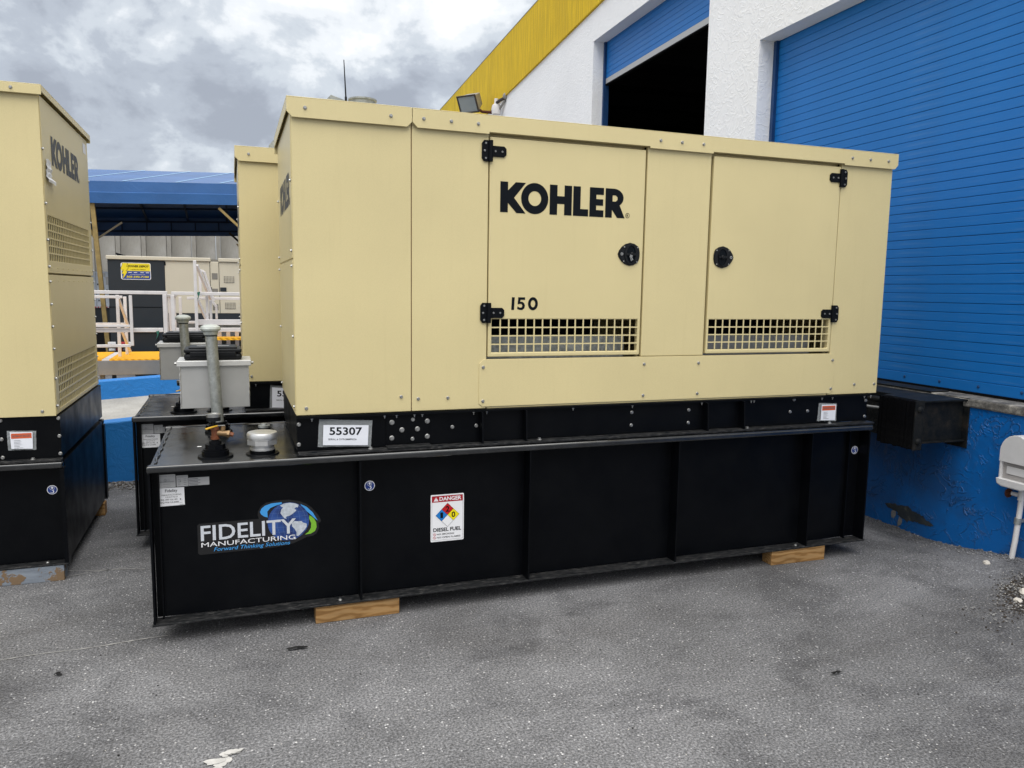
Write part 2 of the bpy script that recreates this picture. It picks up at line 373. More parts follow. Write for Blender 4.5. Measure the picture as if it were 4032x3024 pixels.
def put_text(mb, s, mp, x0, x1, z0, z1, m=0, bold=0, shear=0, tilt=0, descend=False):
    vs, fs = text2d(s, bold); xs = [v[0] for v in vs]; zs = [v[1] for v in vs]
    a0, a1, b0, b1 = min(xs), max(xs), min(zs), max(zs)
    pts = []
    for a, b in vs:
        u = x0+(a-a0)/(a1-a0)*(x1-x0); w = (b-b0)/(b1-b0)
        pts.append(mp(u+shear*w*(z1-z0), z0+w*(z1-z0)+tilt*(u-x0)))
    mb.add(pts, fs, m)
def rrect(x0, x1, z0, z1, r, n=5):
    out = []
    for cx, cz, a0 in ((x1-r, z1-r, 0), (x0+r, z1-r, 90), (x0+r, z0+r, 180), (x1-r, z0+r, 270)):
        out += [(cx+r*math.cos(R(a0+90*i/n)), cz+r*math.sin(R(a0+90*i/n))) for i in range(n+1)]
    return out
def ell(cx, cz, rx, rz, n=32, a0=0, a1=360):
    full = a1-a0 >= 360; k = n if full else n+1
    return [(cx+rx*math.cos(R(a0+(a1-a0)*i/n)), cz+rz*math.sin(R(a0+(a1-a0)*i/n))) for i in range(k)]
def sc(poly, x0, x1, z0, z1): return [(x0+a*(x1-x0), z0+b*(z1-z0)) for a, b in poly]
def wordmark(mb, mp, X0, Z0, W_, H_, m=0):
    """six heavy letters plus a ringed R; proportions measured on the door"""
    def r(a): return X0+(a-1.656)/.703*W_
    q = lambda poly, a, b: [(x, z) for x, z in sc(poly, r(a), r(b), Z0, Z0+H_)]
    mb.flat([q([(0,0),(0,1),(.30,1),(.30,.72),(.60,1),(1,1),(.54,.49),(1,-.01),(.64,-.01),(.30,.31),(.30,0)], 1.656, 1.793)], mp, m)
    cx = r(1.8425); mb.flat([ell(cx, Z0+H_/2, r(1.917)-cx, H_*.515, 40), ell(cx, Z0+H_/2, (r(1.917)-cx)*.47, H_*.245, 32)[::-1]], mp, m)
    mb.flat([q([(0,0),(0,1),(.34,1),(.34,.63),(.66,.63),(.66,1),(1,1),(1,0),(.66,0),(.66,.37),(.34,.37),(.34,0)], 1.925, 2.049)], mp, m)
    mb.flat([q([(0,0),(0,1),(.48,1),(.48,.24),(1,.24),(1,0)], 2.057, 2.144)], mp, m)
    mb.flat([q([(0,0),(0,1),(1,1),(1,.76),(.47,.76),(.47,.61),(.96,.61),(.96,.39),(.47,.39),(.47,.235),(1,.235),(1,0)], 2.151, 2.233)], mp, m)
    bowl = [(.42+.50*math.cos(R(a)), .685+.315*math.sin(R(a))) for a in range(80, -61, -12)]
    mb.flat([q([(0,0),(0,1),(.42,1)]+bowl+[(1,0),(.62,0),(.34,.27),(.34,0)], 2.243, 2.359), q([(.36,.56),(.36,.77),(.52,.77),(.61,.71),(.61,.62),(.52,.56)], 2.243, 2.359)[::-1]], mp, m)
    c = (r(2.376), Z0+H_*.10); k = W_/.703
    mb.flat([ell(*c, .0125*k, .0135*k, 20), ell(*c, .0102*k, .011*k, 20)[::-1]], mp, m)
    put_text(mb, 'R', mp, c[0]-.005*k, c[0]+.005*k, c[1]-.006*k, c[1]+.006*k, m, .01)

# shared fixings
def bolt_mesh(name, r, h, mat='zinc'):
    b = MB(); b.lathe((0, 0, 0), [(r*1.45, -.002), (r*1.45, .0015), (r*1.2, .003)], 14, 0, 'y'); b.cyl((0, -.003, 0), (0, -.003-h, 0), r, r*.92, 6); return b.mesh(name, mat)
BOLT = bolt_mesh('bolt', .0060, .005); BOLT_BIG = bolt_mesh('bolt_large', .0088, .007); BOLT_MID = bolt_mesh('bolt_medium', .0068, .005)
def bolts(parent, pts, me=None, rot=(0, 0, 0)):
    for p in pts: obj('bolt', me or BOLT, parent, loc=p, rot=(rot[0], rot[1]+random.uniform(-.5, .5) if rot == (0, 0, 0) else rot[1], rot[2]))
FACE_L, FACE_R, FACE_UP = (0, 0, -math.pi/2), (0, 0, math.pi/2), (-math.pi/2, 0, 0)

# ------------------------------------------------------------------ ground
def smooth(a, b, x): t_ = max(0, min(1, (x-a)/(b-a))); return t_*t_*(3-2*t_)
BA = .037                                               # the building's wall runs at this angle to +Y
def wall_x(y): return 5.104+y*math.tan(BA)
def ground_z(x, y):
    d = wall_x(y)-x
    z = -.13*smooth(.9, .05, d)*smooth(-.6, .5, y)*smooth(5, 3, y) if d > -1 else 0
    return z
gx = [-400, -150, -60, -25, -12]+[-8+.5*i for i in range(22)]+[3+.12*i for i in range(26)]+[6.5, 8, 12, 25, 60, 150, 400]
gy = [-400, -150, -60, -25, -12, -7]+[-5+.5*i for i in range(7)]+[-1.4+.14*i for i in range(50)]+[6, 7, 9, 12, 16, 25, 60, 150, 400]
mb = MB(); nx = len(gx)
mb.add([(x, y, ground_z(x, y)) for y in gy for x in gx], [(j*nx+i, j*nx+i+1, (j+1)*nx+i+1, (j+1)*nx+i) for j in range(len(gy)-1) for i in range(nx-1)])
ground = struct(mb.build('ground', 'asphalt', None, smooth=True))
def blob(cx, cy, rx, ry, n=28, j=.35, seed=0):
    rnd = random.Random(seed); ph = [rnd.uniform(0, 6.28) for _ in range(5)]
    return [(cx+rx*(1+j*sum(math.sin((k+2)*a+ph[k])/(k+1.6) for k in range(5)))*math.cos(a), cy+ry*(1+j*sum(math.sin((k+2)*a+ph[k])/(k+1.6) for k in range(5)))*math.sin(a)) for a in [2*math.pi*i/n for i in range(n)]]
gm = lambda z: (lambda a, b, d=0: (a, b, z))
pr = random.Random(11)
for k in range(16):
    f_ = pr.random(); r_ = .006+.020*pr.random()**2
    MB().flat([blob(.335-.075*f_+pr.gauss(0, .018), -.955-.115*f_+pr.gauss(0, .010), r_*1.5, r_, 16, .30, k)], gm(.003+.0003*k)).build('paint_mark', 'paint_white', ground)
for k, (p0, p1, w) in enumerate((((-.62, .055), (.05, .09), .0045), ((-.60, 1.17), (-.14, 1.06), .004), ((-.75, 1.02), (-.2, 1.13), .003))):
    mb = MB(); n = 26; L_, R_ = [], []
    for i in range(n+1):
        f = i/n; x = p0[0]+(p1[0]-p0[0])*f; y = p0[1]+(p1[1]-p0[1])*f+.006*math.sin(9*f+k); ww = w*(.3+random.random())
        L_.append((x, y+ww, .003)); R_.append((x, y-ww, .003))
    mb.add(L_+R_, [(i, i+1, n+2+i, n+1+i) for i in range(n)]); mb.build('scratch_line', 'scratch', ground)
# loose grit on the asphalt (nobody could count it)
mb = MB()
def chipm(mb, x, y, z, r, m=0):
    vs = [(x+r*random.uniform(.6, 1.2)*a, y+r*random.uniform(.6, 1.2)*b, z+r*random.uniform(.4, .8)*c) for a, b, c in ((1,0,0),(0,1,0),(-1,0,0),(0,-1,0),(0,0,1),(0,0,-.6))]
    mb.add(vs, [(0,1,4),(1,2,4),(2,3,4),(3,0,4),(1,0,5),(2,1,5),(3,2,5),(0,3,5)], m)
for k in range(2800):
    x = random.uniform(-1.6, 5.0); y = random.uniform(-2.1, .2) if random.random() < .8 else random.uniform(.2, 2.6)
    if x > wall_x(y)-.05: continue
    r = .0012+.0024*random.random()**4
    chipm(mb, x, y, ground_z(x, y)+r*.3, r, 0 if random.random() < .6 else 1)
for k in range(60): chipm(mb, random.uniform(-1.5, 4.6), random.uniform(-1.8, .3), .002, random.uniform(.003, .006), 2)
o = stuff(mb.build('loose_grit', ['stone_white', 'stone_grey', 'leaf_dark'])); o['label'] = 'pale grit and dark flecks scattered over the asphalt'; o['category'] = 'grit'
# rubble heap by the right edge and broken edge along the dock wall
mb = MB()
for k in range(2600):
    c = random.choice(((4.50, -.80, .14, .05), (4.34, -.90, .12, .045), (4.62, -.72, .12, .05), (4.42, -.86, .26, .09)))
    x = random.gauss(c[0], c[2]); y = random.gauss(c[1], c[3])+.25*(x-4.43); r = .0025+.008*random.random()**3
    if x > wall_x(y)-.05: continue
    chipm(mb, x, y, .003+.006*random.random(), r, random.choice((0,)*14+(1, 1, 2)) if r < .007 else random.choice((0, 1)))
o = stuff(mb.build('rubble', ['soil', 'stone_grey', 'stone_white'])); o['label'] = 'small heap of dark soil and broken stones on the asphalt at right edge'; o['category'] = 'rubble'
mb = MB()
for k in range(1500):
    y = random.uniform(-1.1, 2.4); d = random.random()**1.7*.22*(.5+.5*math.sin(3.1*y+1)**2+.2); x = wall_x(y)-.01-d; r = .004+.011*random.random()**3
    chipm(mb, x, y, ground_z(x, y)+r*.3, r, random.choice((0, 0, 1, 1, 1, 1, 2)) if r < .006 else 1)
o = stuff(mb.build('crumbled_asphalt', ['soil', 'asphalt', 'stone_grey'])); o['label'] = 'crumbled asphalt edge along the foot of the blue dock wall'; o['category'] = 'rubble'
mb = MB()
for k in range(900):
    x = random.uniform(-.75, -.1); d = random.random()**1.5*.28; y = 3.30-.045*(x+.6)-.02-d; r = .004+.012*random.random()**3
    chipm(mb, x, y, .003, r, random.choice((0, 0, 1, 2)))
o = stuff(mb.build('ramp_debris', ['soil', 'asphalt', 'stone_grey'])); o['label'] = 'dark gravel and litter at the foot of the near blue ramp wall'; o['category'] = 'gravel'
def stone(x, y, r, seed, label):
    bm = bmesh.new(); bmesh.ops.create_icosphere(bm, subdivisions=2, radius=r)
    for v in bm.verts: v.co *= 1+.45*mnoise.noise(v.co*(1.4/r)+Vector((seed, 0, 0))); v.co.z *= .7
    me = bpy.data.meshes.new('stone'); bm.to_mesh(me); bm.free(); me.materials.append(M['stone_white'])
    tag(obj('stone', me, None, loc=(x, y, ground_z(x, y)+r*.35)), label, 'stone')
stone(4.751, -.343, .020, 1, 'lone pale stone on the asphalt in front of the dock wall')
stone(4.47, -.80, .032, 4, 'largest white stone on the dark rubble at right edge')
stone(4.33, -.86, .022, 6, 'smaller white stone lying left on the rubble at right edge')
def litter(x, y, r, seed, label):
    mb = MB(); pl = blob(x, y, r, r*.4, 12, .5, seed); mb.add([(a, b, .004+.012*random.random()) for a, b in pl]+[(x, y, .018)], [(i, (i+1) % 12, 12) for i in range(12)])
    tag(mb.build('litter_scrap', 'leaf_dark'), label, 'litter')
litter(.612, -.234, .035, 3, 'dark crumpled scrap on the asphalt in front of the round globe decal')
litter(-.353, -.168, .018, 5, 'small dark leaf scrap on the asphalt near the left edge')
litter(2.80, -1.19, .022, 8, 'flat dark pebble-like scrap on bright asphalt at lower right')

# ------------------------------------------------------------------ warehouse with dock doors (local frame: x into the building, y along the wall)
bld = empty('warehouse', (5.1*math.cos(BA), -5.1*math.sin(BA), 0), -BA)
tag(bld, 'white stucco warehouse with blue dock doors and yellow roof band', 'building')
D1, D2 = (3.93, 7.02, 5.19), (-.75, 2.995, 4.05)      # y range and lintel height of the open and the closed door
FL = .945
def ztop(v): return 6.53-.025*(v-9.36)
def zband(v): return 5.64-.057*(v-6.69)
YA, YB = -9., 26.
mb = MB(); T = .19
def wbox(y0, y1, z0, z1): mb.box(0, T, y0, y1, z0, z1)
wbox(YA, D2[0], FL, 5.2); wbox(D2[0], D2[1], D2[2], 5.2); wbox(D2[1], D1[0], FL, 5.2); wbox(D1[0], D1[1], D1[2], 5.2); wbox(D1[1], YB, FL, 4.3)
wall = mb
mb2 = MB()
def strip(y0, y1, zl, k=8):
    for i in range(k):
        a, b = y0+(y1-y0)*i/k, y0+(y1-y0)*(i+1)/k
        mb2.add([(0,a,zl),(T,a,zl),(T,b,zl),(0,b,zl),(0,a,zband(a)),(T,a,zband(a)),(T,b,zband(b)),(0,b,zband(b))], [(0,3,2,1),(4,5,6,7),(0,1,5,4),(2,3,7,6),(3,0,4,7),(1,2,6,5)])
strip(YA, D1[1], 5.2); strip(D1[1], YB, 4.3)
mb.add(mb2.v, mb2.f)
bm_wall = mb.build('wall', 'stucco_white', bld)
mb = MB(); k = 14
for i in range(k):
    a, b = YA+(YB-YA)*i/k, YA+(YB-YA)*(i+1)/k
    mb.add([(-.035,a,zband(a)),(T,a,zband(a)),(T,b,zband(b)),(-.035,b,zband(b)),(-.035,a,ztop(a)),(T,a,ztop(a)),(T,b,ztop(b)),(-.035,b,ztop(b))], [(0,3,2,1),(4,5,6,7),(0,1,5,4),(2,3,7,6),(3,0,4,7),(1,2,6,5)])
mb.build('parapet_band', 'stucco_yellow', bld)
mb = MB()
for i in range(k):
    a, b = YA+(YB-YA)*i/k, YA+(YB-YA)*(i+1)/k
    mb.add([(-.040,a,ztop(a)),(T+.004,a,ztop(a)),(T+.004,b,ztop(b)),(-.040,b,ztop(b)),(-.040,a,ztop(a)+.014),(T+.004,a,ztop(a)+.014),(T+.004,b,ztop(b)+.014),(-.040,b,ztop(b)+.014)], [(0,3,2,1),(4,5,6,7),(0,1,5,4),(2,3,7,6),(3,0,4,7),(1,2,6,5)])
mb.build('parapet_coping', 'concrete', bld)
MB().box(-.004, T, YA, YB, -.6, FL-.06).build('dock_wall', 'stucco_blue', bld)
MB().box(-.02, 14, YA, YB, FL-.06, FL).build('floor_slab', 'dock_concrete', bld, bevel=.012)
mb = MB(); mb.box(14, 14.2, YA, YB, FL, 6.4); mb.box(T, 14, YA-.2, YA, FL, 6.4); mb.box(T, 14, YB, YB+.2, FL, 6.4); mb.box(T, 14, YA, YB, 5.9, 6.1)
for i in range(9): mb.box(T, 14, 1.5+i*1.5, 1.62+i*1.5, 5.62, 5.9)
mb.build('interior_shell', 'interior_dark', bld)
# bare patch of broken render low on the dock wall
pr2 = random.Random(5)
def ragged(cx, cz, rx, rz, seed): return [(a+pr2.gauss(0, rx*.05), b+pr2.gauss(0, rz*.10)) for a, b in blob(cx, cz, rx, rz, 64, .28, seed)]
for k, (cx, cz, rx, rz, sd, mt) in enumerate(((.80, .005, .17, .045, 2, 'bare_render'), (.66, -.012, .08, .03, 3, 'bare_render'), (.925, -.03, .022, .04, 9, 'stone_grey'), (.86, -.075, .02, .035, 12, 'stone_grey'), (.93, .02, .05, .022, 15, 'bare_render'))):
    mb = MB(); mb.flat([ragged(cx, cz, rx, rz, sd)], lambda a, b: (-.0065-.0008*k, a, b)); mb.build('render_patch', mt, bld)
def rolling_door(y0, y1, zb, ztop_, barmat, label):
    d = empty('rolling_door', (0, 0, 0), 0, bld); d['label'] = label
    P = .0683; xs = T+.004
    sm = MB(); L_ = y1-y0-.07; n = 5
    prof = [(.006, .0), (.0008, .001), (0, .004), (0, .062), (.0008, .0655), (.006, .0668)]
    sm.add([(x, 0, z) for x, z in prof]+[(x, L_, z) for x, z in prof]+[(.02, 0, 0), (.02, 0, .0668), (.02, L_, 0), (.02, L_, .0668)],
           [(i, i+6, i+7, i+1) for i in range(5)]+[(0,1,2,3,4,5,13,12), (6,14,15,11,10,9,8,7), (5, 11, 15, 13)])
    me = sm.mesh('slat', 'door_blue')
    z = zb+.085
    while z < ztop_+.02:
        obj('slat', me, d, loc=(xs+random.uniform(-.0012, .0012), y0+.035, z)); z += P
    MB().box(xs+.014, xs+.022, y0+.03, y1-.03, zb+.05, ztop_+.1).build('backing', 'door_groove', d)
    b = MB().box(xs-.004, xs+.02, y0+.03, y1-.03, zb+.006, zb+.083); b.build('bottom_bar', barmat, d, bevel=.003)
    MB().box(xs-.012, xs+.028, y0+.03, y1-.03, zb-.012, zb+.006).build('seal', 'rubber', d)
    for a, b_ in ((y0+.001, y0+.045), (y1-.045, y1-.001)):
        MB().box(T-.03, T+.05, a, b_, FL+.001 if zb < 2 else FL+.001, ztop_+.05).build('guide_rail', 'guide_blue', d)
    y = y0+.22
    while zb < 2 and y < y1: obj('rivet', RIV, d, loc=(xs-.004, y, zb+.05), rot=FACE_L); y += .33
    return d
RIV = MB().lathe((0, 0, 0), [(.011, 0), (.010, .004), (.005, .007)], 12, 0, 'y').mesh('rivet', 'guide_blue')
rolling_door(D2[0], D2[1], FL+.012, D2[2], 'door_blue', 'closed blue slatted rolling door')
rolling_door(D1[0], D1[1], 4.60, D1[2], 'label_grey', 'half raised blue rolling door with pale bottom bar')
def toworld(x, y, z): return Matrix.Translation(bld.location) @ Matrix.Rotation(-BA, 4, 'Z') @ Vector((x, y, z))
def wempty(name, x, y, z):
    return empty(name, toworld(x, y, z), -BA)
# dock bumper: steel extension with laminated rubber face
dk = wempty('dock_bumper', 0, 0, 0); tag(dk, 'black steel dock extension with laminated rubber bumper beside closed door', 'dock bumper')
yb0 = .35
mb = MB(); mb.box(-.40, -.012, yb0, yb0+.35, .925, .937); mb.box(-.40, -.012, yb0+.035, yb0+.05, .655, .925); mb.box(-.40, -.012, yb0+.002, yb0+.12, .645, .655)
mb.build('bracket', 'dock_steel', dk, bevel=.002)
MB().box(-.016, -.006, yb0-.012, yb0+.16, .60, .945).build('wall_plate', 'dock_steel', dk, bevel=.002)
MB().box(-.475, -.40, yb0-.01, yb0-.0, .605, .942).build('end_plate', 'dock_steel', dk, bevel=.002)
pm = MB().box(-.472, -.404, 0, .0125, .61, .935).mesh('rubber_pad', 'rubber')
for i in range(24): obj('rubber_pad', pm, dk, loc=(random.uniform(-.0022, .0022), yb0+.001+.0132*i, random.uniform(-.005, .003)))
for z in (.665, .88): MB().lathe((-.437, yb0-.01, z), [(.024, 0), (.022, .006), (.012, .014), (.004, .016)], 16, 0, 'y').build('bolt', 'dock_steel', dk)
lv = wempty('dock_leveler', 0, 0, 0); tag(lv, 'dark steel dock leveler deck in front of the closed blue door', 'dock leveler')
MB().box(-.30, -.022, .71, 2.75, .895, .934).build('lip_plate', 'dock_steel', lv, bevel=.003)
MB().box(-.021, .15, .66, 2.75, FL+.002, FL+.009).build('deck_plate', 'dock_steel', lv, bevel=.002)
mb = MB(); mb.cyl((-.36, .70, .885), (-.36, 2.75, .885), .024, n=14); mb.build('hinge_tube', 'dock_steel', lv, smooth=True)
mb = MB(); mb.box(-.29, -.022, .72, 2.75, .62, .894); mb.build('pit_frame', 'black_worn', lv)
MB().cyl((-.40, .66, .84), (-.42, 1.5, .80), .009, n=8).build('support_rod', 'label_grey', lv, smooth=True)
# white faucet box with pvc pipe and rusty tap
fx = wempty('outlet_box', -.001, -.11, 0); tag(fx, 'white plastic outlet hood over a pvc pipe with rusty tap on blue wall', 'outlet box')
def hood(a, b, d=0): return (-.135+d, a, b)
mb = MB()
arc = [(.10+.0*i, 0) for i in range(0)]
out = [(-.13, .60)]+[(-.13+.0+.24*0, .66)]+[(-.02+.11*math.cos(R(q))-.0, .665+.115*math.sin(R(q))) for q in range(180, -1, -15)]+[(.09, .60)]
mb.prism(out, lambda a, b, d=0: (-.14+d, a, b), 0, .139); mb.build('hood', 'plastic_white', fx, bevel=.012, seg=3)
mb = MB(); mb.box(-.118, -.003, -.118, .078, .49, .60); mb.build('body', 'plastic_shaded', fx, bevel=.004)
for a, b in ((-.128, -.112), (.073, .088)): MB().box(-.135, -.004, a, b, .475, .60).build('cheek', 'plastic_white', fx, bevel=.004)
mb = MB(); mb.prism([(-.135, .492), (.095, .492), (.085, .455), (.05, .442), (-.09, .442), (-.125, .455)], lambda a, b, d=0: (-.155+d, a, b), 0, .154); mb.build('tray', 'plastic_white', fx, bevel=.010, seg=3)
mb = MB(); mb.box(-.124, -.1185, -.075, .045, .525, .575); mb.build('cover_flap', 'plastic_white', fx, bevel=.003)
mb = MB(); mb.tube([(-.07, .005, -.12), (-.06, -.01, .10), (-.055, -.016, .26), (-.05, -.02, .44)], .0165, 14); mb.build('pipe', 'pvc_white', fx, smooth=True)
mb = MB(); mb.cyl((-.058, -.012, .205), (-.056, -.013, .245), .021, n=14); mb.bar((-.058, -.012, .225), (-.001, -.012, .225), .012, .02); mb.build('pipe_clamp', 'galvanized', fx, smooth=True)
mb = MB(); mb.cyl((-.052, -.018, .36), (-.05, -.02, .42), .023, n=14); mb.cyl((-.05, -.02, .39), (-.055, .05, .39), .013, n=10); mb.build('pipe_elbow', 'pvc_white', fx, smooth=True)
mb = MB(); mb.lathe((-.066, .062, .39), [(.030, -.004), (.032, 0), (.030, .006), (.014, .007), (.012, .016), (.004, .017)], 10, 0, 'y'); mb.build('tap_handle', 'rust', fx, smooth=True)
# flood light and sensor lamp high on the wall
fl = wempty('flood_light', -.02, 12.1, 5.36); fl.scale = (.82, .82, .82); tag(fl, 'grey box flood light angled off the wall under the yellow band', 'flood light')
Mx = Matrix.Translation(Vector((-.50, .25, .12))) @ Matrix.Rotation(R(-48), 4, 'Z') @ Matrix.Rotation(R(28), 4, 'X')
def place(o, M_): o.matrix_local = M_; return o
mb = MB(); mb.add([(-.26,-.16,-.2),(.26,-.16,-.2),(.26,-.16,.2),(-.26,-.16,.2),(-.18,.22,-.12),(.18,.22,-.12),(.18,.22,.16),(-.18,.22,.16)], [(0,1,2,3),(4,7,6,5),(0,4,5,1),(1,5,6,2),(2,6,7,3),(3,7,4,0)])
place(mb.build('housing', 'lamp_grey', fl, bevel=.012), Mx)
mb = MB()
for a, b, c, d in ((-.28,.28,-.22,-.185),(-.28,.28,.185,.22),(-.28,-.245,-.185,.185),(.245,.28,-.185,.185)): mb.box(a, b, -.185, -.158, c, d)
place(mb.build('lens_frame', 'lamp_frame', fl), Mx); place(MB().box(-.245, .245, -.172, -.162, -.185, .185).build('lens', 'lamp_glass', fl), Mx)
mb = MB(); mb.tube([(-.40, .2, .0), (-.25, .1, -.12), (0, 0, -.14)], .035, 10); mb.build('arm', 'rust', fl, smooth=True)
sn = wempty('sensor_lamp', -.002, 11.25, 5.30); tag(sn, 'small white spot lamp on a jointed wall bracket beside flood light', 'lamp')
mb = MB(); mb.lathe((0, 0, .08), [(.07, 0), (.06, .05), (.03, .06)], 14, 0, 'y'); mb.build('wall_plate', 'lamp_grey', sn)
mb = MB(); mb.tube([(0, 0, .06), (-.09, .1, .02), (-.12, .22, .0)], .03, 10); mb.build('joint', 'lamp_frame', sn, smooth=True)
mb = MB(); mb.lathe((-.12, .26, -.12), [(.03, -.14), (.085, -.1), (.10, 0), (.085, .07), (.045, .10), (.04, .2)], 16); mb.build('lamp_head', 'pvc_white', sn, smooth=True)
mb = MB(); mb.tube([(-.02, 0, .0), (-.25, .8, -.55), (-.3, 1.0, -.75)], .022, 8); mb.build('stem', 'lamp_grey', sn, smooth=True)

# ------------------------------------------------------------------ main generator
gen = empty('generator'); tag(gen, 'large cream generator in the middle marked 150, on a long black fuel tank', 'generator', 'cream generators on black tanks')
X0, X1, XS = .6485, 4.181, 1.2045
ZB, ZT = 1.024, 2.486
YF, YR = .065, 1.10
d1, d2 = (1.595, 2.4875), (2.8925, 3.7925)
# --- tank
tank = MB().box(.012, 4.096, .085, .975, .101, .826).build('fuel_tank', 'black_paint', gen)
MB().box(.012, 4.096, .028, 1.03, .8262, .8302).build('top_plate', 'black_top', tank)
for y0 in (-.004, 1.012): MB().box(-.002, 4.111, y0, y0+.046, .7995, .8337).build('rail', 'black_top', tank, bevel=.010, seg=3)
for y0, y1 in ((0, .0845), (.976, 1.06)): MB().box(-.004, 4.108, y0, y1, .089, .0985).build('bottom_flange', 'black_worn', tank, bevel=.002)
for x in (.002, .934, 1.82, 2.722, 3.65, 4.09):
    MB().box(x, x+.009, .003, .0848, .0987, .799).build('stiffener', 'black_paint', tank)
    MB().box(x, x+.009, .976, 1.055, .0987, .799).build('stiffener', 'black_paint', tank)
for x in (.036, 3.99): MB().box(x, x+.007, .06, .0848, .0987, .79).build('stiffener', 'black_paint', tank)
mb = MB(); mb.tube([(.03+.003*math.sin(40*i/40.), .05+.95*i/40, .832) for i in range(41)], [.006*random.uniform(.7, 1.3) for _ in range(41)], 6); mb.build('weld_bead', 'black_top', tank, smooth=True)
bolts(tank, [(.839, .035, .1), (3.60, .035, .1)], BOLT_MID, FACE_UP)
# --- skid base
base = MB().box(.6505, 4.122, .0755, 1.09, .851, 1.0235).build('skid_base', 'black_paint', gen)
MB().box(.652, 4.13, .012, .0752, .8375, .8492).build('toe_flange', 'black_worn', base, bevel=.002)
MB().box(.652, 4.12, .05, .0752, 1.010, 1.0215).build('top_flange', 'black_paint', base)
for x in (1.562, 1.803, 2.914, 3.163): MB().prism([(.0752, .8495), (.018, .8495), (.03, 1.009), (.0752, 1.009)], lambda a, b, d=0: (x+d, a, b), 0, .008).build('gusset', 'black_paint', base)
MB().box(1.078, 1.292, .070, .0752, .862, 1.005).build('lifting_plate', 'black_paint', base)
MB().box(1.074, 1.296, .008, .0752, .8495, .858).build('lifting_toe', 'black_worn', base, bevel=.002)
bolts(base, [(1.106, .069, .971), (1.105, .069, .892), (1.286, .069, .892), (1.286, .069, .97), (1.156, .069, .931), (1.235, .069, .932)], BOLT_BIG)
bolts(base, [(1.212, .069, .981), (1.21, .069, .883), (1.418, .0745, .933), (1.546, .0745, .934), (.660, .0745, .98), (.658, .0745, .882), (2.451, .0745, .968), (2.45, .0745, .895), (2.819, .0745, .967), (2.819, .0745, .893), (3.555, .0745, 1.002), (3.531, .0745, .928), (3.661, .0745, .928), (4.109, .0745, .978), (4.108, .0745, .877)], BOLT_MID)
bolts(base, [(.995, .04, .85), (1.886, .04, .85), (3.198, .04, .85), (3.805, .04, .85)], BOLT_BIG, FACE_UP)
STUD = MB().cyl((0, 0, 0), (0, 0, -.016), .0028, n=6).cyl((0, 0, 0), (0, 0, -.006), .0065, n=6).mesh('stud', 'zinc')
for x in (.72, 1.07, 1.13, 1.22, 1.26, 1.53, 1.60, 2.09, 2.45, 2.90, 3.24, 3.26, 3.76, 3.84, 4.09, 4.14): obj('stud', STUD, base, loc=(x, .068, 1.0095))
HOLE = MB().lathe((0, 0, 0), [(.0135, 0), (.0135, .0006)], 14).mesh('slot_hole', 'ink')
for x in (.726, 1.346, 1.64, 2.3, 2.66): obj('slot_hole', HOLE, base, loc=(x, .036, .8494))
# --- sheet metal enclosure
encl = MB()
encl.box(X0+.002, X0+.022, YF+.027, YR-.002, ZB+.002, 2.44); encl.box(X1-.02, X1, YF+.027, YR-.002, ZB+.002, 2.44); encl.box(X0+.022, X1-.02, YR-.02, YR, ZB+.002, 2.44)
encl.box(X0+.022, X1-.02, YF+.03, YR-.02, ZB+.001, ZB+.012)
encl = encl.build('enclosure', 'cream_paint', gen)
def panel(x0, x1, z0, z1, y0=YF, th=.026, name='side_panel', bev=.004, mat='cream_paint'): return MB().box(x0, x1, y0, y0+th, z0, z1).build(name, mat, encl if name != 'front_panel' else gen, bevel=bev, seg=3)
pA = panel(X0, XS-.0022, ZB, 2.44, name='front_panel'); pB = panel(XS+.0012, d1[0]-.001, ZB, 2.44, name='front_panel')
pC = panel(d1[1]+.002, d2[0]-.002, 1.2795, 2.44, name='front_panel', bev=.006); pD = panel(d2[1]+.001, X1, ZB, 2.44, name='front_panel')
MB().box(XS-.002, XS+.001, YF+.004, YF+.02, ZB, 2.44).build('panel_seam', 'rust', encl)
low = MB(); cut = .016
lo0, lo1 = 1.5545, 3.832
low.prism([(lo0, 1.050), (lo0+.02, 1.034), (lo1-.02, 1.034), (lo1, 1.050), (lo1, 1.258), (lo1-.022, 1.2785), (lo0+.022, 1.2785), (lo0, 1.258)], front(YF), .0008, .0042)
low = low.build('lower_panel', 'cream_paint', gen, bevel=.0015)
MB().box(d1[0]+.004, d2[1]-.004, YF+.003, YF+.03, ZB, 1.2786).build('lower_rail', 'cream_paint', encl)
for a, b in (d1, d2):     # dark folded jambs behind the door gaps
    MB().box(a-.0008, b+.0008, YF+.038, YF+.042, 2.36, 2.44).build('door_header', 'cream_paint', encl)
    for x in (a-.0008, b-.008): MB().box(x, x+.0088, YF+.038, YF+.06, 1.28, 2.40).build('door_jamb', 'cream_paint', encl)
bolts(pA, [(.695, YF, 1.058), (1.152, YF, 1.099)]); bolts(pB, [(1.238, YF, 1.086), (1.391, YF, 1.086)]); bolts(pD, [(3.998, YF, 1.084), (4.156, YF, 1.083)])
bolts(low, [(x, YF-.0042, z) for x in (1.576, 2.51, 2.86, 3.813) for z in (1.238, 1.063)])
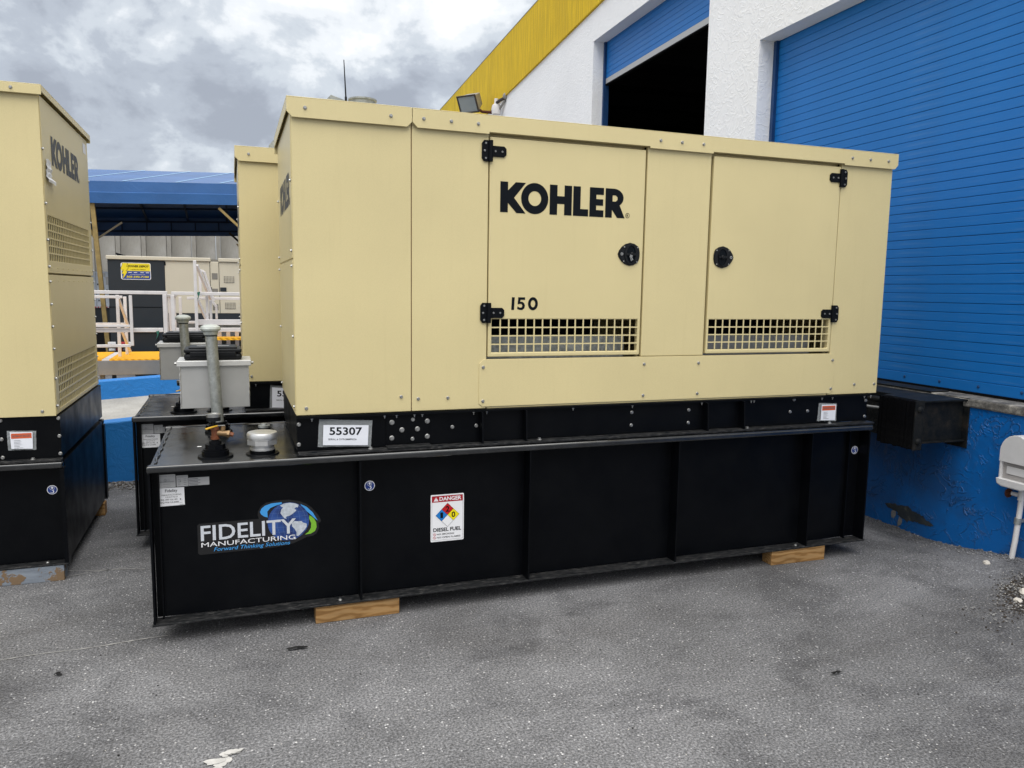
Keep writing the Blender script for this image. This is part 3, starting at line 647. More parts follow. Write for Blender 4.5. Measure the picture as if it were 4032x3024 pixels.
# --- left end panels
ends = MB().box(X0-.0035, X0+.0015, YF+.012, YR-.008, 1.766, 2.436).build('end_panel', 'cream_paint', gen, bevel=.0015)
ende = MB().box(X0-.0035, X0+.0015, YF+.012, YR-.008, 1.030, 1.757).build('end_panel', 'cream_paint', gen, bevel=.0015)
bolts(ends, [(X0-.0035, y, z) for y in (.095, 1.07) for z in (2.12, 1.80)], None, FACE_L); bolts(ende, [(X0-.0035, y, z) for y in (.095, 1.07) for z in (1.73, 1.40, 1.065)], None, FACE_L)
mb = MB(); wordmark(mb, endneg(X0-.0045, 1.0), .10, 2.02, .72, .155); mb.build('lettering', 'ink_soft', ends)
# --- roof
def roof(x0, x1, left, right, notches):
    mb = MB(); mb.box(x0, x1, YF-.02, YR+.02, ZT-.004, ZT)
    c = .024; zb = 2.3945
    pts = [(x0, ZT-.0042), (x0, zb+c), (x0+c, zb)]
    for a, b in notches: pts += [(a-.004, zb), (a-.004, zb+.009), (b+.004, zb+.009), (b+.004, zb)]
    pts += [(x1-c, zb), (x1, zb+c), (x1, ZT-.0042)]
    mb.prism(pts, front(YF-.0165), 0, .0035)
    mb.box(x0, x1, YR+.0165, YR+.02, zb, ZT-.0042)
    if left: mb.box(x0, x0+.0035, YF-.0163, YR+.0163, 2.43, ZT-.0042)
    if right: mb.box(x1-.0035, x1, YF-.0163, YR+.0163, 2.43, ZT-.0042)
    r = mb.build('roof_panel', 'cream_paint', gen, bevel=.003, seg=3); return r
rf1 = roof(X0-.02, XS-.001, True, False, []); rf2 = roof(XS+.0012, X1+.02, False, True, [d1, d2])
bolts(rf1, [(.71, YF-.02, 2.439), (1.102, YF-.02, 2.438)]); bolts(rf2, [(x, YF-.02, 2.4385) for x in (1.26, 1.396, 1.533, 2.553, 2.685, 2.821, 3.849, 3.985, 4.123)])
for x in (1.9, 2.2, 3.05, 3.4): obj('bolt', BOLT, rf2, loc=(x, .10, ZT), rot=FACE_UP)
for a, b in (d1, d2):
    MB().box(a-.002, b+.002, YF-.0125, YF+.036, 2.404, 2.43).build('drip_lip', 'cream_paint', encl, bevel=.004, seg=3)
MB().box(X0+.022, X1-.02, YF+.04, YR-.02, 2.44, 2.45).build('shade_ceiling', 'ink', encl)  # black sheet under the roof, interior darkness put in as colour
# exhaust outlet, rain box and aerial on the roof
ex = MB().lathe((1.045, .52, ZT), [(.068, 0), (.068, .112), (.074, .114), (.074, .122), (.062, .122), (.062, .06)], 28).build('exhaust_outlet', 'galvanized', gen, smooth=True)
MB().lathe((1.045, .52, ZT), [(.090, .0002), (.090, .005)], 28).build('base_ring', 'galvanized', ex)
rb = MB().prism([(.0, .0), (.20, 0), (.20, .13), (.05, .165), (0, .12)], lambda a, b, d=0: (.86+a*.8, .66+d, ZT+b), 0, .2).build('rain_box', 'galvanized', gen)
an = MB().cyl((.950, .44, ZT), (.948, .44, ZT+.11), .008, .006, 8).cyl((.948, .44, ZT+.11), (.940, .44, ZT+.29), .004, .0022, 8).build('aerial', 'black_plastic', gen, smooth=True)
# --- doors
def grille(x0, x1, z0, z1, nc, nr, y, th, hole=.86, mp=None):
    mb = MB(); px, pz = (x1-x0)/nc, (z1-z0)/nr; wx, wz = px*(1-hole), pz*(1-hole)
    f = mp or (lambda a, b, d=0: (a, y+d, b))
    def bx(a0, a1, b0, b1):
        vs = [f(a, b, d) for d in (0, th) for a, b in ((a0, b0), (a1, b0), (a1, b1), (a0, b1))]
        mb.add(vs, [(0,1,2,3),(7,6,5,4),(0,4,5,1),(1,5,6,2),(2,6,7,3),(3,7,4,0)])
    for j in range(1, nr): bx(x0, x1, z0+pz*j-wz/2, z0+pz*j+wz/2)
    for i in range(1, nc):
        for j in range(nr): bx(x0+px*i-wx/2, x0+px*i+wx/2, z0+pz*j+(wz/2 if j else 0), z0+pz*(j+1)-(wz/2 if j < nr-1 else 0))
    return mb
def make_door(a, b, vx0, vx1):
    z0, z1 = 1.2905, 2.386; y0, y1 = YF-.003, YF+.028; v0, v1 = 1.313, 1.484
    mb = MB(); vs, fs = [], []
    xs = [a, vx0, vx1, b]; zs = [z0, v0, v1, z1]
    for y in (y0, y1):
        for z in zs:
            for x in xs: vs.append((x, y, z))
    cell = lambda i, j, o: (o+j*4+i, o+j*4+i+1, o+(j+1)*4+i+1, o+(j+1)*4+i)
    for j in range(3):
        for i in range(3):
            if (i, j) == (1, 1): continue
            fs += [cell(i, j, 0), cell(i, j, 16)[::-1]]
    ring = lambda idx: [(idx[k], idx[(k+1) % len(idx)], idx[(k+1) % len(idx)]+16, idx[k]+16) for k in range(len(idx))]
    fs += ring([0, 1, 2, 3, 7, 11, 15, 14, 13, 12, 8, 4])+ring([5, 6, 10, 9])
    mb.add(vs, fs); d = mb.build('door', 'cream_paint', gen, bevel=.005, seg=3)
    grille(vx0-.001, vx1+.001, v0-.001, v1+.001, 18, 4, y0+.0012, .003, .845).build('vent_grille', 'cream_paint', d)
    return d
door1 = make_door(d1[0]+.005, d1[1]-.010, 1.620, 2.461); door1['label'] = 'left door with black lettering'
door2 = make_door(d2[0]+.012, d2[1]-.004, 2.918, 3.768); door2['label'] = 'plain right door'
DY = YF-.003
mb = MB(); wordmark(mb, front(DY-.0012), 1.656, 2.0225, .703, .151); mb.build('lettering', 'ink', door1)
mb = MB(); f = front(DY-.0012)
mb.flat([[(1.7235, 1.532), (1.7265, 1.597), (1.742, 1.597), (1.739, 1.532)]], f)
mb.flat([sc([(.12,1),(1,1),(1,.80),(.42,.80),(.40,.64),(.62,.66),(.86,.56),(1,.36),(.92,.14),(.66,0),(.34,0),(.0,.08),(.04,.28),(.36,.18),(.58,.2),(.66,.34),(.56,.47),(.34,.48),(.06,.44)], 1.756, 1.799, 1.532, 1.597)], f)
mb.flat([ell(1.843, 1.5645, .0275, .034, 28), ell(1.843, 1.5645, .0125, .0185, 20)[::-1]], f); mb.build('numerals', 'ink', door1)
def hinge(parent, xh, zc, s):          # s=+1: strap to the right
    mb = MB(); f = lambda a, b, d=0: (xh+s*a, DY-d, zc+b)
    mb.prism([(-.037, -.036), (-.026, -.051), (.0, -.051), (.0, .051), (-.026, .051), (-.037, .036)], f, -.002, .006)
    mb.prism([(.006, -.026), (.078, -.026), (.090, -.015), (.090, .015), (.078, .026), (.006, .026)], f, 0, .007)
    mb.cyl((xh+s*.007, DY-.008, zc-.051), (xh+s*.007, DY-.008, zc+.051), .0115, n=14)
    for a, b in ((-.018, .036), (-.024, 0), (-.018, -.036), (.032, 0), (.068, 0)):
        mb.cyl(f(a, b, .0055), f(a, b, .0098), .0058, .0045, 10, 1); mb.cyl(f(a, b, .0098), f(a, b, .0101), .0018, .0018, 6, 0)
    mb.build('hinge', ['black_hinge', 'zinc'], parent, bevel=.0012)
for z in (2.316, 1.516): hinge(door1, 1.594, z, 1)
for z in (2.320, 1.520): hinge(door2, 3.7945, z, -1)
def latch(parent, xc, zc, s, key):
    f = lambda a, b, d=0: (xc+s*a, DY-d, zc+b)
    out = [(-.067, 0), (-.060, .018), (-.045, .038), (-.024, .053), (.004, .061), (.030, .056), (.052, .043), (.058, .034), (.064, .012), (.064, -.012), (.058, -.034), (.052, -.043), (.030, -.056), (.004, -.061), (-.024, -.053), (-.045, -.038), (-.060, -.018)]
    mb = MB(); mb.prism(out, f, -.001, .005)
    inn = [(a*.93, b*.93) for a, b in out]; mb.prism(inn, f, .005, .008)
    el = [(.004+.034*math.cos(R(q)), .053*math.sin(R(q))) for q in range(0, 360, 15)]
    il = [(.010+.028*math.cos(R(q)), .047*math.sin(R(q))) for q in range(0, 360, 15)]
    n = len(el); mb.add([f(a, b, .0081) for a, b in el]+[f(a, b, .0125) for a, b in [(x*.97, z*.97) for x, z in el]]+[f(a, b, .0125) for a, b in il]+[f(a, b, .0085) for a, b in il],
       [(i+n*k, (i+1) % n+n*k, (i+1) % n+n*(k+1), i+n*(k+1)) for k in range(3) for i in range(n)], 0)
    mb.prism(il, f, .0080, .0084, 2)
    mb.cyl(f(-.010, 0, .0125), f(-.022, 0, .0125), .004, n=8); mb.bar(f(-.02, 0, .012), f(.036, 0, .012), .008, .012)
    mb.lathe(f(.012, 0, .009), [(.010, 0), (.010, .010), (.007, .012)], 14, 0, 'y')
    for a, b in ((-.032, .038), (.048, .037), (-.034, -.038), (.046, -.040)): mb.cyl(f(a, b, .0075), f(a, b, .011), .0045, .0035, 10, 1)
    mb.cyl(f(-.047, 0, .0075), f(-.047, 0, .012), .0085, .008, 14, 1); mb.cyl(f(-.047, 0, .012), f(-.047, 0, .0124), .003, .003, 8, 0)
    if key:
        mb.bar(f(.006, -.004, .020), f(.002, -.018, .020), .016, .0025, 1, (0, 1, 0)); mb.bar(f(.0, -.016, .021), f(.006, -.036, .021), .005, .002, 1, (0, 1, 0)); mb.bar(f(.006, -.016, .022), f(.014, -.031, .022), .005, .002, 1, (0, 1, 0))
    mb.build('latch', ['black_plastic', 'zinc', 'ink'], parent)
latch(door1, 2.392, 1.834, 1, True); latch(door2, 2.991, 1.835, -1, False)
# baffles seen through the vents
for k, (a, b, m_) in enumerate(((1.63, 2.44, 'steel_blue'), (2.93, 3.73, 'dock_steel'))):
    bf = MB().box(a, b, YF+.11, YF+.113, 1.26, 1.395).build('baffle', 'galvanized' if k == 0 else 'fascia_grey', encl)
    MB().box(a, b, YF+.5, YF+.505, 1.2, 2.3).build('shade_sheet', 'ink', encl)  # black sheet, paints the dark inside of the enclosure
# --- plates and decals on the tank face
TY = .085-.0010
f0, f1, f2 = front(TY), front(TY-.0006), front(TY-.0012)
lab = MB().flat([rrect(.036, .110, .713, .7735, .004)], f0).build('rating_plate', 'label_grey', gen)
mb = MB(); put_text(mb, 'FIDELITY MFG. OCALA, FL', f1, .040, .106, .764, .768); mb.flat([ell(.067, .748, .006, .006, 20), ell(.067, .748, .0048, .0048, 20)[::-1]], f1); put_text(mb, 'UL', f1, .0637, .0703, .7455, .7505); put_text(mb, 'LISTED', f1, .075, .086, .7465, .7495)
for z in (.7405, .7375, .728, .719):
    w = .062 if z > .73 else .03; mb.flat([[(.073-w/2, z), (.073+w/2, z), (.073+w/2, z+.0012), (.073-w/2, z+.0012)]], f1)
mb.build('lettering', 'label_text', lab)
lab = MB().flat([rrect(.1135, .1625, .714, .7658, .002)], f0).build('date_plate', 'label_grey', gen)
mb = MB(); mb.flat([ell(.130, .7395, .0028, .0028, 12)], f1)
for i in range(4):
    for x in (.119, .144): mb.flat([[(x, .722+.0085*i), (x+.012, .722+.0085*i), (x+.012, .7235+.0085*i), (x, .7235+.0085*i)]], f1)
for i in range(2): mb.flat([[(.117, .757+.004*i), (.158, .757+.004*i), (.158, .758+.004*i), (.117, .758+.004*i)]], f1)
mb.build('lettering', 'label_text', lab)
lab = MB().flat([rrect(.164, .2535, .7145, .752, .001)], f0).build('capacity_plate', 'label_grey', gen)
mb = MB()
for i in range(5): mb.flat([[(.167, .7175+.0068*i), (.205+.01*(i % 2), .7175+.0068*i), (.205+.01*(i % 2), .7202+.0068*i), (.167, .7202+.0068*i)]], f1)
mb.build('lettering', 'label_text', lab)
lab = MB().flat([[(.039, .626), (.1455, .627), (.1448, .7105), (.0385, .7115)]], f0).build('registration_plate', 'white_print', gen)
mb = MB(); put_text(mb, 'Fidelity', f1, .064, .116, .6865, .7045, 0, .012); put_text(mb, 'MANUFACTURING', f1, .050, .132, .6745, .6815); put_text(mb, 'F.D.E.P File #', f1, .066, .116, .6645, .6705, 0, .01)
put_text(mb, 'EQ-497 UL142', f1, .045, .115, .651, .6595, 0, .01); put_text(mb, 'EQ-916 UL2085', f1, .045, .121, .6385, .647, 0, .01); mb.flat([ell(.128, .6555, .003, .003, 12)], f1)
mb.flat([[(.124, .6505), (.136, .6505), (.136, .6512), (.124, .6512)]], f1); mb.flat([[(.124, .6385), (.136, .6385), (.136, .6392), (.124, .6392)]], f1); mb.flat([[(.124, .6295), (.141, .6295), (.141, .6308), (.124, .6308)]], f1)
mb.build('lettering', 'ink', lab)
# maker's decal: black backing, globe, two sweeps, lettering
ring_o = ell(.612, .500, .146, .112, 40, -62, 175)
bgp = [(.195, .388), (.203, .380), (.535, .383), (.60, .389), (.627, .396), (.658, .408), (.69, .421), (.716, .424), (.734, .434), (.747, .459), (.744, .485), (.755, .490), (.757, .499), (.742, .529), (.712, .568), (.686, .588), (.658, .602), (.606, .614), (.555, .614), (.502, .607), (.476, .589), (.465, .566), (.463, .548), (.468, .531), (.203, .530), (.195, .522)]
dec = MB().flat([bgp], f0).build('logo_decal', 'decal_black', gen)
def crescent(cx, cz, rx, rz, a0, a1, w0, wm_, w1, n=24):
    o_, i_ = [], []
    for k in range(n+1):
        t_ = k/n; a = R(a0+(a1-a0)*t_); w = w0+(wm_-w0)*math.sin(math.pi*t_) if t_ < .5 else w1+(wm_-w1)*math.sin(math.pi*t_)
        o_.append((cx+rx*math.cos(a), cz+rz*math.sin(a))); i_.append((cx+(rx-w)*math.cos(a), cz+(rz-w*.8)*math.sin(a)))
    return o_+i_[::-1]
mb = MB(); mb.flat([[(.491, .541), (.478, .552), (.474, .564), (.480, .579), (.497, .593), (.527, .602), (.574, .604), (.574, .596), (.548, .590), (.522, .580), (.507, .563), (.508, .534)]], f1); mb.build('blue_sweep', 'decal_blue', dec)
mb = MB(); mb.flat([[(.660, .588), (.690, .571), (.718, .541), (.741, .498), (.722, .516), (.700, .540), (.672, .566)]], f1); mb.build('blue_sweep', 'decal_blue', dec)
mb = MB(); mb.flat([[(.703, .529), (.724, .510), (.734, .488), (.735, .465), (.727, .447), (.708, .436), (.679, .433), (.697, .446), (.708, .464), (.710, .488), (.700, .514)]], f1); mb.build('green_sweep', 'decal_green', dec)
MB().flat([ell(.6035, .5065, .0965, .0945, 48)], f2).build('globe', 'globe_blue', dec)
mb = MB(); f3, f4, f5 = front(TY-.0018), front(TY-.0024), front(TY-.0030)
for i in range(-3, 4):
    pts = [(.6035+.0955*i/3.6*math.cos(R(q)), .5065+.0935*math.sin(R(q))) for q in range(-85, 86, 10)]
    mb.flat([[(a-.0005, b) for a, b in pts]+[(a+.0005, b) for a, b in pts[::-1]]], f3)
    z = .5065+.0945*i/4; w = math.sqrt(max(0, .0965**2-(z-.5065)**2)); mb.flat([[(.6035-w+2*w*k/8, z-.004*(1-((k-4)/4)**2)) for k in range(9)]+[(.6035-w+2*w*k/8, z+.001-.004*(1-((k-4)/4)**2)) for k in range(8, -1, -1)]], f3)
mb.build('globe_grid', 'grid_line', dec)
mb = MB()
na = [(.566,.589),(.585,.597),(.61,.599),(.636,.594),(.652,.585),(.648,.572),(.640,.575),(.632,.566),(.642,.560),(.630,.548),(.620,.541),(.608,.534),(.600,.533),(.590,.529),(.596,.521),(.586,.523),(.574,.538),(.567,.552),(.571,.568),(.580,.578),(.570,.583)]
sa = [(.618,.497),(.632,.506),(.650,.503),(.664,.503),(.672,.494),(.688,.489),(.688,.472),(.676,.455),(.662,.442),(.648,.430),(.640,.432),(.640,.449),(.632,.466),(.620,.480)]
mb.flat([na], f4); mb.flat([sa], f4); mb.flat([[(.628,.419),(.64,.42),(.632,.414)]], f4); mb.build('continents', 'land_grey', dec)
mb = MB(); put_text(mb, 'FIDELITY', f5, .209, .638, .4465, .5195, 0, .012); mb.build('lettering', 'silver_print', dec)
mb = MB(); put_text(mb, 'MANUFACTURING', f5, .210, .634, .4165, .4385); mb.build('lettering', 'white_print', dec)
mb = MB(); put_text(mb, 'Forward Thinking Solutions', f5, .262, .605, .3865, .411, 0, .004, .3); mb.build('lettering', 'decal_blue', dec)
def hook_sign(x, z, y, parent, mpf=front):
    a0, a1, a2 = mpf(y), mpf(y-.0006), mpf(y-.0012)
    h = MB().flat([ell(x, z, .0255, .0255, 32)], a0).build('lifting_decal', 'white_print', parent)
    MB().flat([ell(x, z, .0225, .0225, 32)], a1).build('field', 'hook_blue', h)
    mb = MB(); mb.flat([[(x, z+.019), (x+.0075, z+.0115), (x+.003, z+.0115), (x+.003, z+.005), (x-.003, z+.005), (x-.003, z+.0115), (x-.0075, z+.0115)]], a2)
    mb.flat([ell(x, z+.010, .0115, .0115, 24), ell(x, z+.010, .0103, .0103, 24)[::-1]], a2)
    mb.flat([crescent(x, z-.010, .009, .009, 95, -170, .0035, .0045, .001)], a2); mb.build('hook_symbol', 'white_print', h)
hook_sign(.996, .654, TY, gen); hook_sign(4.058, .661, TY, gen)
# hazard sign
x0, x1, z0, z1 = 1.308, 1.4855, .3305, .5805
hz = MB().flat([rrect(x0, x1, z0, z1, .006)], f0).build('hazard_sign', 'white_print', gen)
mb = MB(); mb.flat([rrect(x0+.006, x1-.006, z0+.007, z1-.007, .002), rrect(x0+.0068, x1-.0068, z0+.0078, z1-.0078, .002)[::-1]], f1); mb.build('border', 'ink', hz)
MB().flat([[(x0+.0068, z1-.040), (x1-.0068, z1-.040), (x1-.0068, z1-.0078), (x0+.0068, z1-.0078)]], f1).build('header', 'sign_red', hz)
mb = MB(); put_text(mb, 'DANGER', f2, x0+.046, x1-.014, z1-.0335, z1-.0125, 0, .028); mb.flat([[(x0+.015, z1-.0345), (x0+.041, z1-.0345), (x0+.028, z1-.0125)]], f2); mb.build('lettering', 'white_print', hz)
MB().flat([[(x0+.0272, z1-.0245), (x0+.0288, z1-.0245), (x0+.0293, z1-.017), (x0+.0267, z1-.017)]], f3).flat([ell(x0+.028, z1-.0285, .0014, .0016, 10)], f3).build('warning_mark', 'sign_red', hz)
cx, cz, q = x0+.0895, .4705, .0315
for k, (ox, oz, mt) in enumerate(((0, q, 'diamond_red'), (-q, 0, 'diamond_blue'), (q, 0, 'diamond_yellow'), (0, -q, 'white_print'))):
    MB().flat([[(cx+ox, cz+oz-q), (cx+ox+q, cz+oz), (cx+ox, cz+oz+q), (cx+ox-q, cz+oz)]], f2).build('hazard_diamond', mt, hz)
mb = MB()
for a, b in (((0, 2*q), (2*q, 0)), ((2*q, 0), (0, -2*q)), ((0, -2*q), (-2*q, 0)), ((-2*q, 0), (0, 2*q)), ((-q, q), (q, -q)), ((q, q), (-q, -q))):
    d = Vector((b[0]-a[0], b[1]-a[1])).normalized(); nn = Vector((-d.y, d.x))*.0005
    mb.flat([[(cx+a[0]+nn.x, cz+a[1]+nn.y), (cx+b[0]+nn.x, cz+b[1]+nn.y), (cx+b[0]-nn.x, cz+b[1]-nn.y), (cx+a[0]-nn.x, cz+a[1]-nn.y)]], f3)
put_text(mb, '2', f3, cx-.010, cx+.010, cz+q-.015, cz+q+.015, 0, .025); put_text(mb, '1', f3, cx-q-.007, cx-q+.007, cz-.015, cz+.015, 0, .025); put_text(mb, '0', f3, cx+q-.010, cx+q+.010, cz-.015, cz+.015, 0, .025)
put_text(mb, 'DIESEL FUEL', f2, x0+.014, x1-.014, z0+.0535, z0+.0735, 0, .022)
put_text(mb, 'NO SMOKING', f2, x0+.033, x0+.125, z0+.035, z0+.0435, 0, .008); put_text(mb, 'NO OPEN FLAMES', f2, x0+.033, x1-.018, z0+.0175, z0+.026, 0, .008); mb.build('lettering', 'ink', hz)
mb = MB()
for z in (z0+.039, z0+.0215):
    c = x0+.0205; mb.flat([ell(c, z, .0072, .0072, 24), ell(c, z, .0058, .0058, 24)[::-1]], f2); mb.flat([[(c-.0050, z+.0038), (c-.0038, z+.0050), (c+.0050, z-.0038), (c+.0038, z-.0050)]], f2)
mb.build('prohibition_mark', 'diamond_red', hz)
# number tag in a plastic sleeve hung on the skid
def sleeve(parent, c4, y, paper4, name='document_sleeve'):
    bm = MB(); n = 12; rows = []
    for j in range(n+1):
        for i in range(n+1):
            u, w = i/n, j/n
            a = [(c4[0][k]*(1-u)+c4[1][k]*u)*(1-w)+(c4[3][k]*(1-u)+c4[2][k]*u)*w for k in (0, 1)]
            rows.append((a[0]+.002*mnoise.noise(Vector((0, w*5, 3))), y-.004-.006*abs(mnoise.noise(Vector((u*4, w*4, y)))), a[1]+.002*mnoise.noise(Vector((u*5, 1, 7)))))
    bm.add(rows, [(j*(n+1)+i, j*(n+1)+i+1, (j+1)*(n+1)+i+1, (j+1)*(n+1)+i) for j in range(n) for i in range(n)])
    s_ = bm.build(name, 'sleeve_plastic', parent, smooth=True)
    MB().flat([paper4], front(y-.0118)).build('paper', 'paper', s_)
    return s_
slv = sleeve(gen, [(.745, .868), (1.001, .855), (1.010, .986), (.754, 1.002)], .0755, [(.769, .876), (.985, .864), (.990, .964), (.773, .975)])
fp = front(.0755-.0124)
mb = MB(); put_text(mb, '55307', fp, .801, .958, .924, .963, 0, .022, 0, -.05); put_text(mb, 'SERIAL # 3379GMMP0026', fp, .795, .930, .8985, .908, 0, .004, 0, -.05); mb.build('lettering', 'ink', slv)
pks = sleeve(gen, [(3.734, .864), (3.881, .856), (3.879, .968), (3.741, .975)], .0755, [(3.755, .868), (3.866, .864), (3.868, .962), (3.757, .965)])
def packing(parent, x0, x1, z0, z1, y):
    MB().flat([[(x0, z1-.034), (x1, z1-.034), (x1, z1-.006), (x0, z1-.006)]], front(y-.0124)).build('header_strip', 'orange_strip', parent)
    mb = MB(); put_text(mb, 'PACKING LIST ENCLOSED', front(y-.0130), x0+.006, x1-.006, z1-.026, z1-.014, 0, .02); random.seed(3)
    for i in range(6): mb.flat([[(x0+.012, z1-.046-.008*i), (x0+.03+.03*random.random(), z1-.046-.008*i), (x0+.03+.03*random.random(), z1-.044-.008*i), (x0+.012, z1-.044-.008*i)]], front(y-.0124))
    mb.build('lettering', 'label_text', parent)
packing(pks, 3.762, 3.862, .866, .962, .0755)
# --- fittings on the tank top
def rings(mb, c, specs, n=28, m=0):
    mb.lathe((c[0], c[1], 0), [(r, z) for r, z in specs], n, m)
zt = .8302
vp = MB(); vp.cyl((.286, .80, .87), (.262, .805, 1.372), .0305, n=24); vp = vp.build('vent_pipe', 'galvanized', gen, smooth=True)
mb = MB(); rings(mb, (.261, .805), [(.033, 1.366), (.036, 1.370), (.039, 1.386), (.050, 1.391), (.053, 1.400), (.049, 1.411), (.032, 1.421), (.004, 1.425)]); mb.build('pipe_cap', 'galvanized_cap', vp, smooth=True)
mb = MB(); rings(mb, (.262, .805), [(.0325, 1.360), (.0325, 1.369)]); mb.build('pipe_gasket', 'ink', vp)
mb = MB(); rings(mb, (.287, .80), [(.072, zt+.001), (.070, zt+.012), (.058, zt+.013), (.058, zt+.028), (.052, zt+.029), (.050, zt+.045), (.042, zt+.046), (.040, zt+.06), (.03, zt+.061)]); mb.build('pipe_flange', 'black_paint', vp, smooth=True)
# valve assembly at the front
vx, vy = .283, .155
va = MB(); rings(va, (vx, vy), [(.080, zt+.001), (.078, zt+.008), (.061, zt+.009), (.061, zt+.032), (.055, zt+.033), (.055, zt+.040)]); va.cyl((vx, vy, zt+.040), (vx, vy, zt+.062), .046, .044, 8); rings(va, (vx, vy), [(.028, zt+.062), (.026, zt+.078), (.018, zt+.08), (.016, zt+.09)])
va = va.build('valve_fitting', 'black_paint', gen, smooth=True)
mb = MB(); mb.cyl((vx, vy, zt+.082), (vx, vy, zt+.142), .0165, n=16); mb.cyl((vx, vy, zt+.084), (vx, vy, zt+.098), .020, n=16); mb.cyl((vx, vy, zt+.130), (vx, vy, zt+.144), .020, n=16); mb.build('tee', 'copper_red', va, smooth=True)
mb = MB(); mb.cyl((vx+.01, vy, zt+.113), (vx+.055, vy-.008, zt+.108), .0145, n=14); mb.cyl((vx+.055, vy-.008, zt+.108), (vx+.066, vy-.01, zt+.107), .018, n=6); mb.cyl((vx+.035, vy-.004, zt+.11), (vx+.037, vy-.004, zt+.145), .011, n=10); mb.build('ball_valve', 'brass', va, smooth=True)
MB().cyl((vx+.066, vy-.01, zt+.107), (vx+.082, vy-.012, zt+.102), .011, n=8).build('outlet_plug', 'copper_red', va, smooth=True)
mb = MB(); mb.bar((vx+.045, vy-.004, zt+.148), (vx+.012, vy-.012, zt+.150), .011, .004, 1); mb.bar((vx+.012, vy-.012, zt+.150), (vx-.040, vy-.03, zt+.138), .013, .006, 0); mb.build('valve_handle', ['yellow_handle', 'zinc'], va, bevel=.0015)
mb = MB(); rings(mb, (vx-.004, vy+.004), [(.008, zt+.14), (.008, zt+.17), (.031, zt+.171), (.031, zt+.194)]); mb.build('gauge', 'black_plastic', va, smooth=True)
mb = MB(); rings(mb, (vx-.004, vy+.004), [(.0325, zt+.190), (.0325, zt+.203), (.028, zt+.204), (.026, zt+.202)]); mb.build('gauge_bezel', 'zinc', va, smooth=True)
# fill cap and small cap
fx_, fy_ = .495, .165
fc = MB(); rings(fc, (fx_, fy_), [(.057, zt+.022), (.057, zt+.030), (.053, zt+.031), (.053, zt+.046), (.060, zt+.047), (.060, zt+.050)]); fc.cyl((fx_, fy_, zt+.050), (fx_, fy_, zt+.072), .073, .073, 8, ph=.3); rings(fc, (fx_, fy_), [(.066, zt+.073), (.066, zt+.080), (.071, zt+.081), (.072, zt+.098), (.068, zt+.106), (.060, zt+.108)])
fc = fc.build('fill_cap', 'aluminium', gen, smooth=True)
mb = MB(); rings(mb, (fx_, fy_), [(.078, zt+.001), (.075, zt+.006), (.060, zt+.007), (.059, zt+.0215)]); mb.build('cap_flange', 'black_paint', fc, smooth=True)
mb = MB(); rings(mb, (.525, .78), [(.055, zt+.001), (.05, zt+.008), (.036, zt+.009), (.034, zt+.02)]); sc_ = mb.build('plug_cap', 'black_paint', gen, smooth=True)
mb = MB(); rings(mb, (.525, .78), [(.032, zt+.02), (.032, zt+.032), (.018, zt+.033), (.016, zt+.042)]); mb.build('plug', 'galvanized', sc_, smooth=True)
MB().flat([[(.192, .405), (.212, .405), (.212, .422), (.192, .422)]], gm(zt+.0012)).build('tank_tag', 'white_print', gen)
# spill box on its riser, with lid
sb = MB().box(.098, .452, .868, 1.10, .957, 1.192).build('spill_box', 'box_grey', gen, bevel=.002)
ld = MB().box(.082, .467, .852, 1.116, 1.190, 1.222).build('box_lid', 'box_lid', sb, bevel=.004)
mb = MB(); mb.cyl((.28, .985, zt), (.28, .985, .957), .030, n=18); rings(mb, (.28, .985), [(.066, zt+.001), (.066, zt+.012), (.05, zt+.013), (.05, zt+.03), (.04, zt+.031), (.04, zt+.06)]); mb.build('riser', 'black_paint', sb, smooth=True)
for x in (.0975, .4525):
    mb = MB(); mb.tube([(x, .868, .958+.234*i/30) for i in range(31)], [.0035*random.uniform(.6, 1.4) for _ in range(31)], 6); mb.build('weld_bead', 'aluminium', sb, smooth=True)
for x, s in ((.082, -1), (.467, 1)): MB().cyl((x, .885, 1.206), (x+s*.012, .885, 1.206), .009, .008, 8).build('lid_screw', 'zinc', sb)

gen2 = copy_tree(gen, None, {slv, pks, hz}); gen2.location = (-.215, 1.42, 0)
tag(gen2, 'cream generator behind the middle one, mostly hidden, with its number tag half covered', 'generator', 'cream generators on black tanks')
slv2 = sleeve(gen2, [(.80, .845), (1.056, .832), (1.052, .975), (.808, 1.00)], .0755, [(.815, .853), (1.04, .841), (1.042, .965), (.818, .985)])
mb = MB(); put_text(mb, '5530', fp, .848, .974, .924, .963, 0, .022, 0, -.05); put_text(mb, 'SERIAL #', fp, .842, .892, .8965, .905, 0, .004, 0, -.05); put_text(mb, '3379GM', fp, .892, .985, .893, .909, 0, .004, .3, -.05); mb.build('lettering', 'ink', slv2)

# black manual cases lying on the spill boxes
def case(loc, label, rz):
    c = empty('plastic_case', loc, rz); tag(c, label, 'case', 'black cases on the grey boxes')
    MB().box(-.150, .150, -.115, .115, .001, .036).build('bottom_shell', 'black_plastic', c, bevel=.014, seg=3)
    mb = MB(); mb.box(-.150, .150, -.115, .115, .040, .062); mb.build('top_shell', 'black_plastic', c, bevel=.008, seg=3)
    MB().box(-.126, .126, -.095, .095, .060, .072).build('raised_lid', 'black_plastic', c, bevel=.006, seg=3)
    MB().box(-.118, .118, -.122, -.112, .022, .046).build('latch_strip', 'black_plastic', c, bevel=.003)
    MB().flat([[(-.085, -.03), (.085, -.03), (.085, .0), (-.085, .0)]], gm(.0732)).build('label_plate', 'label_grey', c)
case((.268, .985, 1.2225), 'black plastic case on the near grey box behind the taller-looking vent pipe', .01)
case((.268-.215, .985+1.42, 1.2225), 'black plastic case on the farther grey box, behind the second vent pipe', -.02)

